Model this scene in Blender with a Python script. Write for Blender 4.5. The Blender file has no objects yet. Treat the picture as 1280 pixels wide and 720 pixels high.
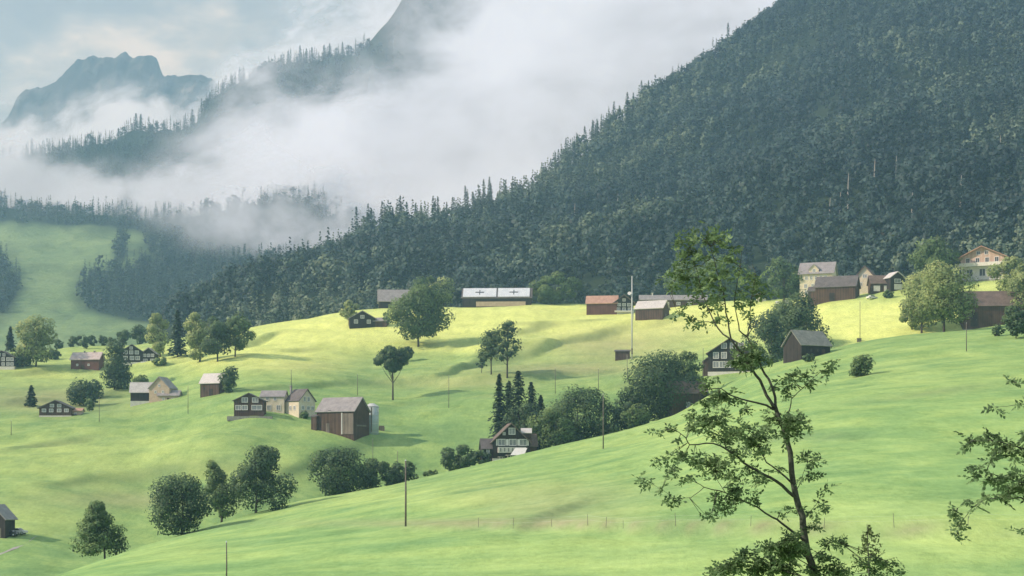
import bpy, math, random
import numpy as np
from mathutils import Vector, Matrix
random.seed(7)
RNG = np.random.default_rng(11)
S = bpy.context.scene
COL = S.collection
F = 2200.0          # focal length in photo pixels (photo 1280 wide)
CX, HZ = 640.0, 600.0
R = math.radians

# ------------------------------------------------------------------ helpers
def link(o, parent=None):
    COL.objects.link(o)
    if parent is not None: o.parent = parent
    return o
def tag(o, label=None, cat=None, group=None, kind=None):
    if label: o['label'] = label
    if cat: o['category'] = cat
    if group: o['group'] = group
    if kind: o['kind'] = kind
    return o
def empty(name, loc, rz=0.0, parent=None):
    o = bpy.data.objects.new(name, None); o.location = loc; o.rotation_euler = (0, 0, rz)
    o.empty_display_size = 0.5
    return link(o, parent)
def npmesh(name, V, Fc, mat, parent=None, attrs=None, smooth=False, link_it=True):
    """V (n,3) array, Fc (m,k) array with k = 3 or 4"""
    V = np.asarray(V, dtype=np.float32); Fc = np.asarray(Fc, dtype=np.int32)
    me = bpy.data.meshes.new(name)
    me.vertices.add(len(V)); me.vertices.foreach_set('co', V.ravel())
    k = Fc.shape[1]
    me.loops.add(Fc.size); me.loops.foreach_set('vertex_index', Fc.ravel())
    me.polygons.add(len(Fc))
    me.polygons.foreach_set('loop_start', np.arange(0, Fc.size, k, dtype=np.int32))
    me.polygons.foreach_set('loop_total', np.full(len(Fc), k, dtype=np.int32))
    for an, av in (attrs or {}).items():
        av = np.asarray(av, dtype=np.float32)
        if av.ndim == 2: a = me.attributes.new(an, 'FLOAT_VECTOR', 'POINT'); a.data.foreach_set('vector', av.ravel())
        else: a = me.attributes.new(an, 'FLOAT', 'POINT'); a.data.foreach_set('value', av)
    me.update(calc_edges=True)
    if smooth: me.polygons.foreach_set('use_smooth', np.ones(len(Fc), dtype=bool))
    if mat is not None: me.materials.append(mat)
    o = bpy.data.objects.new(name, me)
    if link_it: link(o, parent)
    return o
class MB:
    """collects boxes, prisms and tubes into one mesh"""
    def __init__(s): s.v = []; s.f = []
    def add(s, vs, fs):
        n = len(s.v); s.v += [tuple(v) for v in vs]; s.f += [tuple(n+i for i in f) for f in fs]; return s
    def box(s, x0, x1, y0, y1, z0, z1):
        return s.add([(x0,y0,z0),(x1,y0,z0),(x1,y1,z0),(x0,y1,z0),(x0,y0,z1),(x1,y0,z1),(x1,y1,z1),(x0,y1,z1)],
              [(0,3,2,1),(4,5,6,7),(0,1,5,4),(1,2,6,5),(2,3,7,6),(3,0,4,7)])
    def slab(s, a, b, c, d, t):
        """quad a b c d (ccw from above) thickened downwards by t along its normal"""
        a, b, c, d = map(Vector, (a, b, c, d)); n = (b-a).cross(d-a).normalized()*t
        return s.add([a-n,b-n,c-n,d-n,a,b,c,d],[(0,3,2,1),(4,5,6,7),(0,1,5,4),(1,2,6,5),(2,3,7,6),(3,0,4,7)])
    def tube(s, pts, radii, n=6, cap=True):
        pts = [Vector(p) for p in pts]; base = len(s.v); m = len(pts)
        for i, p in enumerate(pts):
            d = (pts[min(i+1, m-1)]-pts[max(i-1, 0)])
            d = d.normalized() if d.length > 1e-9 else Vector((0,0,1))
            a = d.cross(Vector((0.31,0.2,0.93)) if abs(d.z) < .9 else Vector((1,0.1,0))).normalized(); b = d.cross(a)
            for k in range(n):
                t = 2*math.pi*k/n; s.v.append(tuple(p+(a*math.cos(t)+b*math.sin(t))*radii[i]))
        for i in range(m-1):
            for k in range(n):
                k2 = (k+1) % n
                s.f.append((base+i*n+k, base+i*n+k2, base+(i+1)*n+k2, base+(i+1)*n+k))
        if cap: s.f.append(tuple(base+k for k in range(n))[::-1]); s.f.append(tuple(base+(m-1)*n+k for k in range(n)))
        return s
    def build(s, name, mat, parent=None, smooth=False, M=None):
        me = bpy.data.meshes.new(name)
        vs = [tuple(M @ Vector(v)) for v in s.v] if M is not None else s.v
        me.from_pydata(vs, [], s.f); me.update()
        if smooth: me.polygons.foreach_set('use_smooth', [True]*len(me.polygons))
        me.materials.append(mat)
        return link(bpy.data.objects.new(name, me), parent)

# ------------------------------------------------------------------ noise
def _hash(i, j, seed):
    h = (i.astype(np.int64)*374761393 + j.astype(np.int64)*668265263 + seed*974711) & 0xffffffff
    h = ((h ^ (h >> 13))*1274126177) & 0xffffffff
    return ((h ^ (h >> 16)) & 0xffff)/65535.0
def vn(x, y, seed=0):
    x = np.asarray(x, float); y = np.asarray(y, float)
    i = np.floor(x); j = np.floor(y); a = x-i; b = y-j
    a = a*a*a*(a*(a*6-15)+10); b = b*b*b*(b*(b*6-15)+10)
    i = i.astype(np.int64); j = j.astype(np.int64)
    return ((_hash(i,j,seed)*(1-a)+_hash(i+1,j,seed)*a)*(1-b)+(_hash(i,j+1,seed)*(1-a)+_hash(i+1,j+1,seed)*a)*b)*2-1
def fbm(x, y, seed=0, oct=4, gain=.5):
    s = 0; w = 1; t = 0
    for o in range(oct):
        s = s+w*vn(x*2**o+o*17.3, y*2**o-o*9.1, seed+o); t += w; w *= gain
    return s/t
def sst(a, b, x): 
    t = np.clip((x-a)/(b-a), 0, 1); return t*t*(3-2*t)
def pchip(xs, ys, x):
    """monotone cubic; ys may be (n,...) ; x 1d"""
    xs = np.asarray(xs, float); ys = np.asarray(ys, float); x = np.asarray(x, float)
    h = np.diff(xs); sh = (-1,)+(1,)*(ys.ndim-1)
    d = np.diff(ys, axis=0)/h.reshape(sh); m = np.zeros_like(ys)
    if len(xs) > 2:
        same = d[:-1]*d[1:] > 0
        m[1:-1] = np.where(same, 2*d[:-1]*d[1:]/np.where(same, d[:-1]+d[1:], 1), 0)
    m[0] = d[0]; m[-1] = d[-1]
    k = np.clip(np.searchsorted(xs, x)-1, 0, len(xs)-2); t = ((x-xs[k])/h[k]).reshape(sh); hh = h[k].reshape(sh)
    return ((2*t**3-3*t**2+1)*ys[k]+(t**3-2*t**2+t)*hh*m[k]+(-2*t**3+3*t**2)*ys[k+1]+(t**3-t**2)*hh*m[k+1])
def wpt(px, row, Y): return Vector(((px-CX)*Y/F, Y, (HZ-row)*Y/F))

class Sheet:
    """a real ground surface laid out by columns (bearing u) of (distance, height) stations"""
    def __init__(s, cols, noise, sub=40):
        s.us = sorted(cols); A = []
        for u in s.us:
            A.append([(Y, (HZ-r)*Y/F) for Y, r in cols[u]])
        s.A = np.array(A); s.K = s.A.shape[1]; s.noise = noise; s.sub = sub
        s.ss = np.linspace(0, s.K-1, (s.K-1)*sub+1)
    def column(s, u):
        c = pchip(s.us, s.A, np.atleast_1d(u))           # (nu, K, 2)
        c = pchip(np.arange(s.K), np.moveaxis(c, 1, 0), s.ss)   # (ns, nu, 2)
        Y = c[..., 0]; z = c[..., 1]; X = (np.atleast_1d(u)[None, :]-CX)*Y/F
        return X, Y, z+s.noise(X, Y)
    def mesh(s, name, us, mat, attrs=None):
        X, Y, Z = s.column(us); nr, nc = X.shape
        V = np.stack([X, Y, Z], -1).reshape(-1, 3)
        i = np.arange(nr-1)[:, None]*nc+np.arange(nc-1)[None, :]
        Fc = np.stack([i, i+1, i+nc+1, i+nc], -1).reshape(-1, 4)
        at = attrs(X.ravel(), Y.ravel(), Z.ravel()) if attrs else None
        return npmesh(name, V, Fc, mat, attrs=at, smooth=True)
    def z(s, x, y):
        u = CX+x*F/y; X, Y, Z = s.column(u); return float(np.interp(y, Y[:, 0], Z[:, 0]))
    def hit(s, px, row, ymin=60):
        X, Y, Z = s.column(px); Y = Y[:, 0]; Z = Z[:, 0]; r = HZ-F*Z/Y
        ok = np.where((Y > ymin) & (r <= row))[0]
        if not len(ok): k = int(np.argmin(np.where((Y > ymin) & (Y < Y[-1]*.8), r, 1e9))); return Vector((X[k,0], Y[k], Z[k]))
        k = ok[0]
        t = 0 if k == 0 else np.clip((r[k-1]-row)/max(r[k-1]-r[k], 1e-6), 0, 1)
        y = Y[k-1]+(Y[k]-Y[k-1])*t if k and Y[k-1] > ymin*.999 else Y[k]
        return Vector(((px-CX)*y/F, y, float(np.interp(y, Y, Z))))

# ------------------------------------------------------------------ materials
def newmat(name):
    m = bpy.data.materials.new(name); m.use_nodes = True; nt = m.node_tree; nt.nodes.clear()
    out = nt.nodes.new('ShaderNodeOutputMaterial'); return m, nt, out
def N(nt, t, **kw):
    n = nt.nodes.new(t)
    for k, v in kw.items(): setattr(n, k, v)
    return n
def ramp(nt, fac, stops):
    r = N(nt, 'ShaderNodeValToRGB'); e = r.color_ramp.elements
    while len(e) > 1: e.remove(e[-1])
    e[0].position = stops[0][0]; e[0].color = (*stops[0][1], 1)
    for p, c in stops[1:]:
        q = e.new(p); q.color = (*c, 1)
    nt.links.new(fac, r.inputs[0]); return r.outputs[0]
def noise(nt, vec, scale, detail=4, rough=.55):
    n = N(nt, 'ShaderNodeTexNoise'); n.inputs['Scale'].default_value = scale
    n.inputs['Detail'].default_value = detail; n.inputs['Roughness'].default_value = rough
    if vec is not None: nt.links.new(vec, n.inputs['Vector'])
    return n.outputs['Fac']
def mapping(nt, src, sc=(1,1,1)):
    m = N(nt, 'ShaderNodeMapping'); m.inputs['Scale'].default_value = sc; nt.links.new(src, m.inputs['Vector']); return m.outputs[0]
def mixc(nt, fac, a, b, bt='MIX'):
    m = N(nt, 'ShaderNodeMix', data_type='RGBA', blend_type=bt)
    for s, i in ((fac, 0), (a, 6), (b, 7)):
        if isinstance(s, (int, float)): m.inputs[i].default_value = s
        elif isinstance(s, tuple): m.inputs[i].default_value = (*s, 1)
        else: nt.links.new(s, m.inputs[i])
    return m.outputs[2]
def math_(nt, op, a, b=None, clamp=False):
    m = N(nt, 'ShaderNodeMath', operation=op, use_clamp=clamp)
    for s, i in ((a, 0), (b, 1)):
        if s is None: continue
        if isinstance(s, (int, float)): m.inputs[i].default_value = s
        else: nt.links.new(s, m.inputs[i])
    return m.outputs[0]
def bsdf(nt, out, col, rough=.8, bump=None, bstr=.3, bdist=.1, spec=.3):
    b = N(nt, 'ShaderNodeBsdfPrincipled'); b.inputs['Roughness'].default_value = rough
    b.inputs['Specular IOR Level'].default_value = spec
    if isinstance(col, tuple): b.inputs['Base Color'].default_value = (*col, 1)
    else: nt.links.new(col, b.inputs['Base Color'])
    if bump is not None:
        bp = N(nt, 'ShaderNodeBump'); bp.inputs['Strength'].default_value = bstr; bp.inputs['Distance'].default_value = bdist
        nt.links.new(bump, bp.inputs['Height']); nt.links.new(bp.outputs[0], b.inputs['Normal'])
    nt.links.new(b.outputs[0], out.inputs[0]); return b
def geopos(nt): return N(nt, 'ShaderNodeNewGeometry').outputs['Position']
def objco(nt): return N(nt, 'ShaderNodeTexCoord').outputs['Object']
def attr(nt, name): 
    a = N(nt, 'ShaderNodeAttribute', attribute_name=name); return a.outputs['Fac']

def mat_planks(name, dark, light, scale=3.0):
    m, nt, out = newmat(name); p = objco(nt)
    n1 = noise(nt, mapping(nt, p, (scale, scale, .12)), 1.0, 3)
    n2 = noise(nt, p, .35, 3)
    w = N(nt, 'ShaderNodeTexWave', wave_type='BANDS', bands_direction='DIAGONAL'); w.inputs['Scale'].default_value = 1.1
    nt.links.new(mapping(nt, p, (1, 1, 0)), w.inputs['Vector'])
    f = math_(nt, 'MULTIPLY', math_(nt, 'ADD', n1, n2), .5)
    f = math_(nt, 'MULTIPLY_ADD', w.outputs['Fac'], .12); f2 = math_(nt, 'ADD', math_(nt, 'MULTIPLY', math_(nt, 'ADD', n1, n2), .5), math_(nt, 'MULTIPLY', w.outputs['Fac'], .12))
    bsdf(nt, out, ramp(nt, f2, [(.35, dark), (.75, light)]), .85, n1, .4, .05); return m
def mat_rough(name, dark, light, scale=.8, rough=.85, spec=.3):
    m, nt, out = newmat(name); p = objco(nt)
    n1 = noise(nt, p, scale, 5, .65); n2 = noise(nt, p, scale*9, 2)
    f = math_(nt, 'ADD', math_(nt, 'MULTIPLY', n1, .75), math_(nt, 'MULTIPLY', n2, .25))
    bsdf(nt, out, ramp(nt, f, [(.32, dark), (.68, light)]), rough, n2, .3, .03, spec); return m
def mat_roof(name, dark, light, rough=.7):
    m, nt, out = newmat(name); p = objco(nt)
    w = N(nt, 'ShaderNodeTexWave', wave_type='BANDS', bands_direction='Z', wave_profile='SAW'); w.inputs['Scale'].default_value = 1.0
    w.inputs['Distortion'].default_value = .6; nt.links.new(p, w.inputs['Vector'])
    n1 = noise(nt, p, .6, 5, .65); n2 = noise(nt, mapping(nt, p, (3, 3, 1)), 1.2, 2)
    f = math_(nt, 'ADD', math_(nt, 'MULTIPLY', n1, .6), math_(nt, 'ADD', math_(nt, 'MULTIPLY', n2, .28), math_(nt, 'MULTIPLY', w.outputs['Fac'], .12)))
    bsdf(nt, out, ramp(nt, f, [(.34, dark), (.66, light)]), rough, w.outputs['Fac'], .5, .04); return m
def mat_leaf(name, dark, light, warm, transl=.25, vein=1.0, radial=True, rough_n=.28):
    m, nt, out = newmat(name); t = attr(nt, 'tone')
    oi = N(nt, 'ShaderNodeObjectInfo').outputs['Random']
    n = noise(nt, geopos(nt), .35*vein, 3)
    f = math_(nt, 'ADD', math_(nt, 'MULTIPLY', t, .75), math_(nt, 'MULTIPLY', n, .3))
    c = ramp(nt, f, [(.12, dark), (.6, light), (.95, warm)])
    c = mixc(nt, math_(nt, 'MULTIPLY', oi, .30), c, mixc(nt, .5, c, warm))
    b = N(nt, 'ShaderNodeBsdfPrincipled'); b.inputs['Roughness'].default_value = .6; b.inputs['Specular IOR Level'].default_value = .25
    nt.links.new(c, b.inputs['Base Color'])
    tr = N(nt, 'ShaderNodeBsdfTranslucent'); nt.links.new(c, tr.inputs[0])
    if radial:
        at = N(nt, 'ShaderNodeAttribute', attribute_name='nrm'); vt = N(nt, 'ShaderNodeVectorTransform', vector_type='NORMAL', convert_from='OBJECT', convert_to='WORLD')
        nt.links.new(at.outputs['Vector'], vt.inputs[0]); gn = N(nt, 'ShaderNodeNewGeometry').outputs['Normal']
        s1 = N(nt, 'ShaderNodeVectorMath', operation='SCALE'); s1.inputs['Scale'].default_value = rough_n; nt.links.new(gn, s1.inputs[0])
        nv = N(nt, 'ShaderNodeVectorMath', operation='NORMALIZE'); nt.links.new(vt.outputs[0], nv.inputs[0])
        ad = N(nt, 'ShaderNodeVectorMath', operation='ADD'); nt.links.new(nv.outputs[0], ad.inputs[0]); nt.links.new(s1.outputs[0], ad.inputs[1])
        nz = N(nt, 'ShaderNodeVectorMath', operation='NORMALIZE'); nt.links.new(ad.outputs[0], nz.inputs[0])
        nt.links.new(nz.outputs[0], b.inputs['Normal'])
    mx = N(nt, 'ShaderNodeMixShader'); mx.inputs[0].default_value = transl
    nt.links.new(b.outputs[0], mx.inputs[1]); nt.links.new(tr.outputs[0], mx.inputs[2]); nt.links.new(mx.outputs[0], out.inputs[0]); return m

M = {}
M['brown'] = mat_planks('brown_planks', (.045,.028,.022), (.13,.085,.068))
M['dark'] = mat_planks('dark_planks', (.018,.016,.017), (.06,.05,.046))
M['red'] = mat_planks('red_brown_planks', (.08,.035,.03), (.18,.09,.075))
M['greywood'] = mat_planks('grey_planks', (.10,.09,.08), (.26,.22,.19))
M['lightwood'] = mat_planks('light_planks', (.42,.29,.23), (.66,.52,.43))
M['cream'] = mat_rough('cream_plaster', (.60,.53,.40), (.80,.74,.60))
M['white'] = mat_rough('white_plaster', (.62,.60,.55), (.82,.80,.75))
M['tan'] = mat_rough('tan_plaster', (.42,.33,.25), (.60,.50,.40))
M['stone'] = mat_rough('grey_stone', (.20,.20,.19), (.40,.39,.36), 1.5)
M['r_grey'] = mat_roof('grey_roof', (.22,.21,.22), (.42,.40,.41))
M['r_light'] = mat_roof('pale_sheet_roof', (.52,.50,.50), (.74,.71,.70), .5)
M['r_pink'] = mat_roof('faded_pink_roof', (.44,.37,.36), (.66,.58,.56))
M['r_brown'] = mat_roof('brown_roof', (.11,.085,.075), (.24,.18,.155))
M['r_dark'] = mat_roof('dark_roof', (.09,.085,.09), (.20,.18,.18))
M['r_orange'] = mat_roof('orange_tile_roof', (.40,.23,.17), (.62,.40,.32))
M['r_green'] = mat_roof('mossy_grey_roof', (.16,.17,.15), (.34,.34,.30))
M['frame'] = mat_rough('white_paint', (.70,.70,.68), (.85,.85,.83), 3, .6)
M['pane'] = mat_rough('curtained_glass', (.16,.18,.20), (.40,.42,.43), 1.6, .15, .6)
M['panedark'] = mat_rough('dark_glass', (.03,.035,.04), (.10,.11,.12), 1.6, .12, .6)
M['bark'] = mat_rough('bark', (.035,.028,.022), (.12,.10,.08), 2.5)
M['barkpale'] = mat_rough('pale_bark', (.30,.28,.25), (.55,.50,.45), 2.5)
M['barkfg'] = mat_rough('mossy_bark', (.03,.036,.025), (.12,.125,.09), 9)
M['pole'] = mat_rough('weathered_pole', (.10,.09,.08), (.22,.20,.17), 3)
M['galv'] = mat_rough('galvanised_steel', (.50,.53,.54), (.66,.69,.70), .7, .45, .5)
M['silo'] = mat_rough('silo_panel', (.36,.44,.46), (.50,.58,.60), .5, .5, .4)
M['solar'] = mat_rough('solar_glass', (.60,.66,.76), (.82,.86,.92), .5, .2, .8)
M['solarline'] = mat_rough('roof_hatch', (.03,.035,.05), (.08,.09,.12), 1)
M['shutter'] = mat_rough('grey_shutter', (.22,.24,.24), (.34,.36,.35), 2)
M['carblack'] = mat_rough('dark_car_paint', (.015,.015,.018), (.03,.03,.035), 2, .25, .6)
M['carwhite'] = mat_rough('white_car_paint', (.70,.70,.70), (.82,.82,.82), 2, .25, .6)
M['rubber'] = mat_rough('tyre_rubber', (.012,.012,.012), (.03,.03,.03), 5)
M['path'] = mat_rough('gravel', (.30,.28,.25), (.50,.47,.43), 1.0)
M['leaf'] = mat_leaf('leaf_green', (.030,.068,.030), (.145,.235,.090), (.32,.42,.16))
M['leafdark'] = mat_leaf('leaf_dark', (.016,.042,.026), (.085,.155,.075), (.24,.33,.14))
M['leafpale'] = mat_leaf('leaf_pale', (.10,.16,.06), (.36,.46,.19), (.62,.68,.30), .35)
M['needle'] = mat_leaf('needle_dark', (.010,.026,.018), (.028,.060,.036), (.06,.105,.055), .1)
M['forestleaf'] = mat_leaf('forest_leaf', (.014,.034,.046), (.052,.098,.094), (.19,.255,.17), .15, .15, True, .12)
M['leaffg'] = mat_leaf('rowan_leaf', (.075,.125,.060), (.185,.275,.120), (.34,.44,.20), .5, 6, False)
M['larch'] = mat_leaf('larch_leaf', (.05,.08,.03), (.12,.16,.06), (.24,.27,.11), .3, 6, False)

# ------------------------------------------------------------------ ground
def gnoise(X, Y):
    far = sst(380, 520, Y)
    b = 1.5*fbm(X/75, Y/55, 3, 3)*sst(100, 260, Y)+far*(1.9*fbm(X/48+Y/90, Y/34, 15, 3))*(1-sst(900,1000,Y))
    t = .8*far*vn(X/90+Y/160, Y/13+1.6*vn(X/60, Y/60, 5), 9)      # cattle terraces across the slope
    t2 = .16*vn(X/26, Y/7+vn(X/22, Y/22, 6), 12)
    return b+t+t2*sst(80, 160, Y)
def zrow(z, Y): return HZ-F*z/Y
def gcol(n1, cr, dip, m1, m2, m3):
    z3 = (HZ-m3[1])*m3[0]/F
    return [(28, zrow(-7.2, 28)), n1, cr, dip, m1, m2, m3, (m3[0]+70, zrow(z3+1.5, m3[0]+70)),
            (m3[0]+240, zrow(z3-14, m3[0]+240)), (m3[0]+520, zrow(z3-70, m3[0]+520))]
GC = {
 -520: gcol((110,752),(215,830),(280,870),(460,640),(620,520),(780,455)),
 -160: gcol((110,752),(235,782),(310,800),(470,600),(620,508),(790,443)),
 0:    gcol((110,752),(260,747),(330,745),(480,590),(620,508),(800,441)),
 160:  gcol((110,750),(320,686),(390,700),(500,580),(630,500),(850,429)),
 320:  gcol((110,748),(370,643),(430,665),(530,530),(640,466),(850,409)),
 480:  gcol((110,746),(410,608),(475,630),(540,543),(680,462),(860,388)),
 640:  gcol((110,744),(430,573),(500,590),(570,505),(700,448),(870,382)),
 760:  gcol((110,742),(442,546),(512,566),(590,482),(700,445),(875,381)),
 840:  gcol((110,741),(456,521),(525,530),(600,462),(705,430),(850,380)),
 872:  gcol((110,740),(463,505),(530,513),(606,457),(708,425),(840,379)),
 900:  gcol((110,740),(469,489),(534,498),(612,450),(712,418),(830,378)),
 960:  gcol((110,739),(480,462),(550,473),(620,438),(705,405),(800,374)),
 1040: gcol((110,738),(490,441),(556,452),(612,420),(665,395),(755,369)),
 1120: gcol((110,737),(500,424),(560,434),(602,410),(650,386),(725,362)),
 1280: gcol((110,735),(520,401),(568,409),(592,398),(640,372),(705,346)),
 1500: gcol((110,733),(540,380),(590,386),(625,370),(670,345),(735,325)),
 1900: gcol((110,730),(560,350),(610,352),(650,340),(700,320),(765,300)),
}
ground0 = Sheet(GC, gnoise, 40)
# banks, cattle steps and old field edges: (polyline in bearing,row of the bare slope), drop in metres
BK = [([(545,472),(600,452),(660,440),(720,424),(790,408),(850,399)], 2.6, 7), ([(560,436),(610,424),(650,414),(690,404)], 1.8, 6),
 ([(290,489),(360,484),(440,479),(520,476),(620,474),(700,468),(770,463)], 2.0, 6), ([(590,448),(640,436),(690,430)], 1.6, 8),
 ([(240,440),(300,432),(330,424),(350,416)], 2.2, 6), ([(300,441),(350,438),(400,436)], 1.3, 5), ([(620,408),(700,405),(760,400)], 1.2, 5),
 ([(0,470),(60,464),(130,462),(200,455),(250,447)], 1.6, 5), ([(0,505),(60,500),(120,494),(180,486)], 1.8, 6), ([(340,602),(380,585),(430,566),(470,556)], 2.0, 9),
 ([(60,606),(130,596),(210,586),(300,588)], 1.6, 9), ([(480,505),(560,500),(640,492)], 1.4, 7), ([(700,492),(760,484),(800,478)], 1.4, 6), ([(0,563),(60,556),(120,548)], 1.3, 8),
 ([(520,662),(600,659),(680,657),(760,659),(860,662),(980,660),(1100,661),(1300,664)], .95, 3.2), ([(640,664),(690,642),(740,626)], .8, 5), ([(1040,505),(1150,492),(1290,478)], .8, 6), ([(900,560),(980,548),(1080,545)], .7, 6)]
def _bank():
    L = []
    for pl, A, wd in BK:
        nearb = True
        q = [ground0.hit(a, b, 60 if nearb or a > 1e4 else 60) for a, b in pl]; q = sorted([(p.x, p.y) for p in q])
        L.append((np.array([p[0] for p in q]), np.array([p[1] for p in q]), A, wd))
    return L
BANKS = _bank()
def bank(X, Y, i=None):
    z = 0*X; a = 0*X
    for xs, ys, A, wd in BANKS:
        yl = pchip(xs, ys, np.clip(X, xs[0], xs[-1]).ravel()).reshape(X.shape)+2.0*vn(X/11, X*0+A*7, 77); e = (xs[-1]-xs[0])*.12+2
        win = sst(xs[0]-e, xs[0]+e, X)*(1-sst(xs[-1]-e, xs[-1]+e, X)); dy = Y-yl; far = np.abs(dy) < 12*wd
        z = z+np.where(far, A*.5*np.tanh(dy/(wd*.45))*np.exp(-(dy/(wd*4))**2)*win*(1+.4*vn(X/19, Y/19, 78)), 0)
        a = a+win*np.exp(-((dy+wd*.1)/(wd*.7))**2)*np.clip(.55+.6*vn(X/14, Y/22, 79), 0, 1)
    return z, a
_g0 = gnoise
def gnoise(X, Y): 
    X = np.asarray(X, float); return _g0(X, Y)+bank(X, np.asarray(Y, float))[0]
ground = Sheet(GC, gnoise, 84)
def gauss(px, row, cx, cy, rx, ry): return np.exp(-((px-cx)/rx)**2-((row-cy)/ry)**2)
YEL = [(430,418,170,26,1),(640,398,220,20,1.1),(360,452,70,18,.7),(800,392,140,14,.9),(760,425,110,26,.55),(950,400,90,28,.8),  # sunlit bands painted into grass colour; greener gaps stand in for cloud shade
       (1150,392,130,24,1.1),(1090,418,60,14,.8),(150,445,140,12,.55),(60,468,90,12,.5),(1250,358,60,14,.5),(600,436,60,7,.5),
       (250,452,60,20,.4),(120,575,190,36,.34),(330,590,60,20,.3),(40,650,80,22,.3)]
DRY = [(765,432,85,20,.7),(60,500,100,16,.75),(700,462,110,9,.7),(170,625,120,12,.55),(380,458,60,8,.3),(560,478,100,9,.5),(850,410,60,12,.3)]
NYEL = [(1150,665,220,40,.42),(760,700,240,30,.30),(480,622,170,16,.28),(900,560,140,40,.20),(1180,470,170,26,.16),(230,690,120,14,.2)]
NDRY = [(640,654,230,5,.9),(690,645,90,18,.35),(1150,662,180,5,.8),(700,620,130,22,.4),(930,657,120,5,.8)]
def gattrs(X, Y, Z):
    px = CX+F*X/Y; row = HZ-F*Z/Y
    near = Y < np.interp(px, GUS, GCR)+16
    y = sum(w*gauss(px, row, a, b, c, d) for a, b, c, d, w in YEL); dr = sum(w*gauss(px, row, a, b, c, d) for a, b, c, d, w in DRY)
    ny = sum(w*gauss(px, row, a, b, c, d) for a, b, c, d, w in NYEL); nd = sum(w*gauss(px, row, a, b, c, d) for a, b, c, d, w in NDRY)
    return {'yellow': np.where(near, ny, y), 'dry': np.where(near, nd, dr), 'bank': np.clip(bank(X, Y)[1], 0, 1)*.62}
GUS = sorted(GC); GCR = [GC[u][2][0] for u in GUS]
def mat_meadow():
    m, nt, out = newmat('meadow_grass'); p = geopos(nt)
    big = noise(nt, mapping(nt, p, (1, .7, 1)), .022, 4, .6)
    mid = noise(nt, mapping(nt, p, (.7, .8, 1)), .11, 6, .68)
    fine = noise(nt, mapping(nt, p, (1, .35, 1)), 1.3, 6, .78)
    tuft = noise(nt, p, 5.0, 3, .7)
    mott = noise(nt, mapping(nt, p, (1, .28, 1)), .22, 6, .72)
    base = ramp(nt, math_(nt, 'ADD', math_(nt, 'MULTIPLY', big, .45), math_(nt, 'MULTIPLY', mid, .55)),
        [(.34, (.190,.335,.130)), (.50, (.285,.440,.155)), (.66, (.375,.515,.170))])
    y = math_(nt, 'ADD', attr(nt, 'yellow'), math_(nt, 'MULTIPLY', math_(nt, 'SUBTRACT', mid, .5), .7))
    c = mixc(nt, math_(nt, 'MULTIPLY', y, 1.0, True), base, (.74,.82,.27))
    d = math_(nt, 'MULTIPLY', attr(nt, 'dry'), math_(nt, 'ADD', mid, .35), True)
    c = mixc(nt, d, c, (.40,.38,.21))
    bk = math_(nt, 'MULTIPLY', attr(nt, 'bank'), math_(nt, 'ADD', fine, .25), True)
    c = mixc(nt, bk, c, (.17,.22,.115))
    f = math_(nt, 'ADD', math_(nt, 'MULTIPLY', fine, .4), math_(nt, 'ADD', math_(nt, 'MULTIPLY', tuft, .2), math_(nt, 'MULTIPLY', mott, .4)))
    c = mixc(nt, 1.0, c, ramp(nt, f, [(.36, (.66,.70,.62)), (.5, (.96,.97,.93)), (.63, (1.20,1.16,1.2))]), 'MULTIPLY')
    bsdf(nt, out, c, .9, f, .6, .35, .1); return m
M['meadow'] = mat_meadow()
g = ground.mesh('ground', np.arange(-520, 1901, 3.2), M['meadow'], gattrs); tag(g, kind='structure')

# ------------------------------------------------------------------ forested mountain on the right
SK = [(200,418),(240,408),(300,392),(360,362),(430,332),(470,312),(520,298),(570,280),(640,244),(700,212),(760,172),(800,142),(850,112),(900,76),(980,14),(1100,-58),(1280,-125),(1500,-200),(1900,-260)]
MC = {}
for u, r in SK:
    t = min(max((u-200)/800, 0), 1)
    m3 = float(np.interp(u, GUS, [GC[k][6][0] for k in GUS])); r3 = float(np.interp(u, GUS, [GC[k][6][1] for k in GUS]))
    yb = m3+65; zb = (HZ-r3)*m3/F-4
    rb = zrow(zb, yb); yr = 1180+820*t**.8
    if u < 300: zb -= (300-u)*.12; rb = zrow(zb, yb)
    zr = (HZ-r)*yr/F
    L = [(yb-60, zrow(zb-25, yb-60)), (yb, rb)]
    for q, e in ((.25,.20),(.5,.43),(.75,.70)):
        yy = yb+(yr-yb)*q; L.append((yy, zrow(zb+(zr-zb)*e, yy)))
    L += [(yr, r), (yr+160, zrow(zr-50, yr+160)), (yr+600, zrow(zr-350, yr+600))]
    MC[u] = L
def mnoise(X, Y):
    a = sst(900, 1150, Y)*(1-.55*sst(1500, 1950, Y))
    return a*(34*fbm(X/260, Y/330, 21, 3)+14*vn(X/90, Y/140, 28))
hillR = Sheet(MC, mnoise, 26)
def mat_hill(name, cols, sc):
    m, nt, out = newmat(name); p = geopos(nt)
    n = noise(nt, p, sc, 6, .65); bsdf(nt, out, ramp(nt, n, cols), .95, n, .6, 4, .1); return m
M['forestfloor'] = mat_hill('forest_floor', [(.3,(.012,.024,.016)),(.7,(.04,.06,.032))], .02)
o = hillR.mesh('forest_hill', np.arange(200, 1901, 10.0), M['forestfloor']); tag(o, kind='structure')

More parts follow.
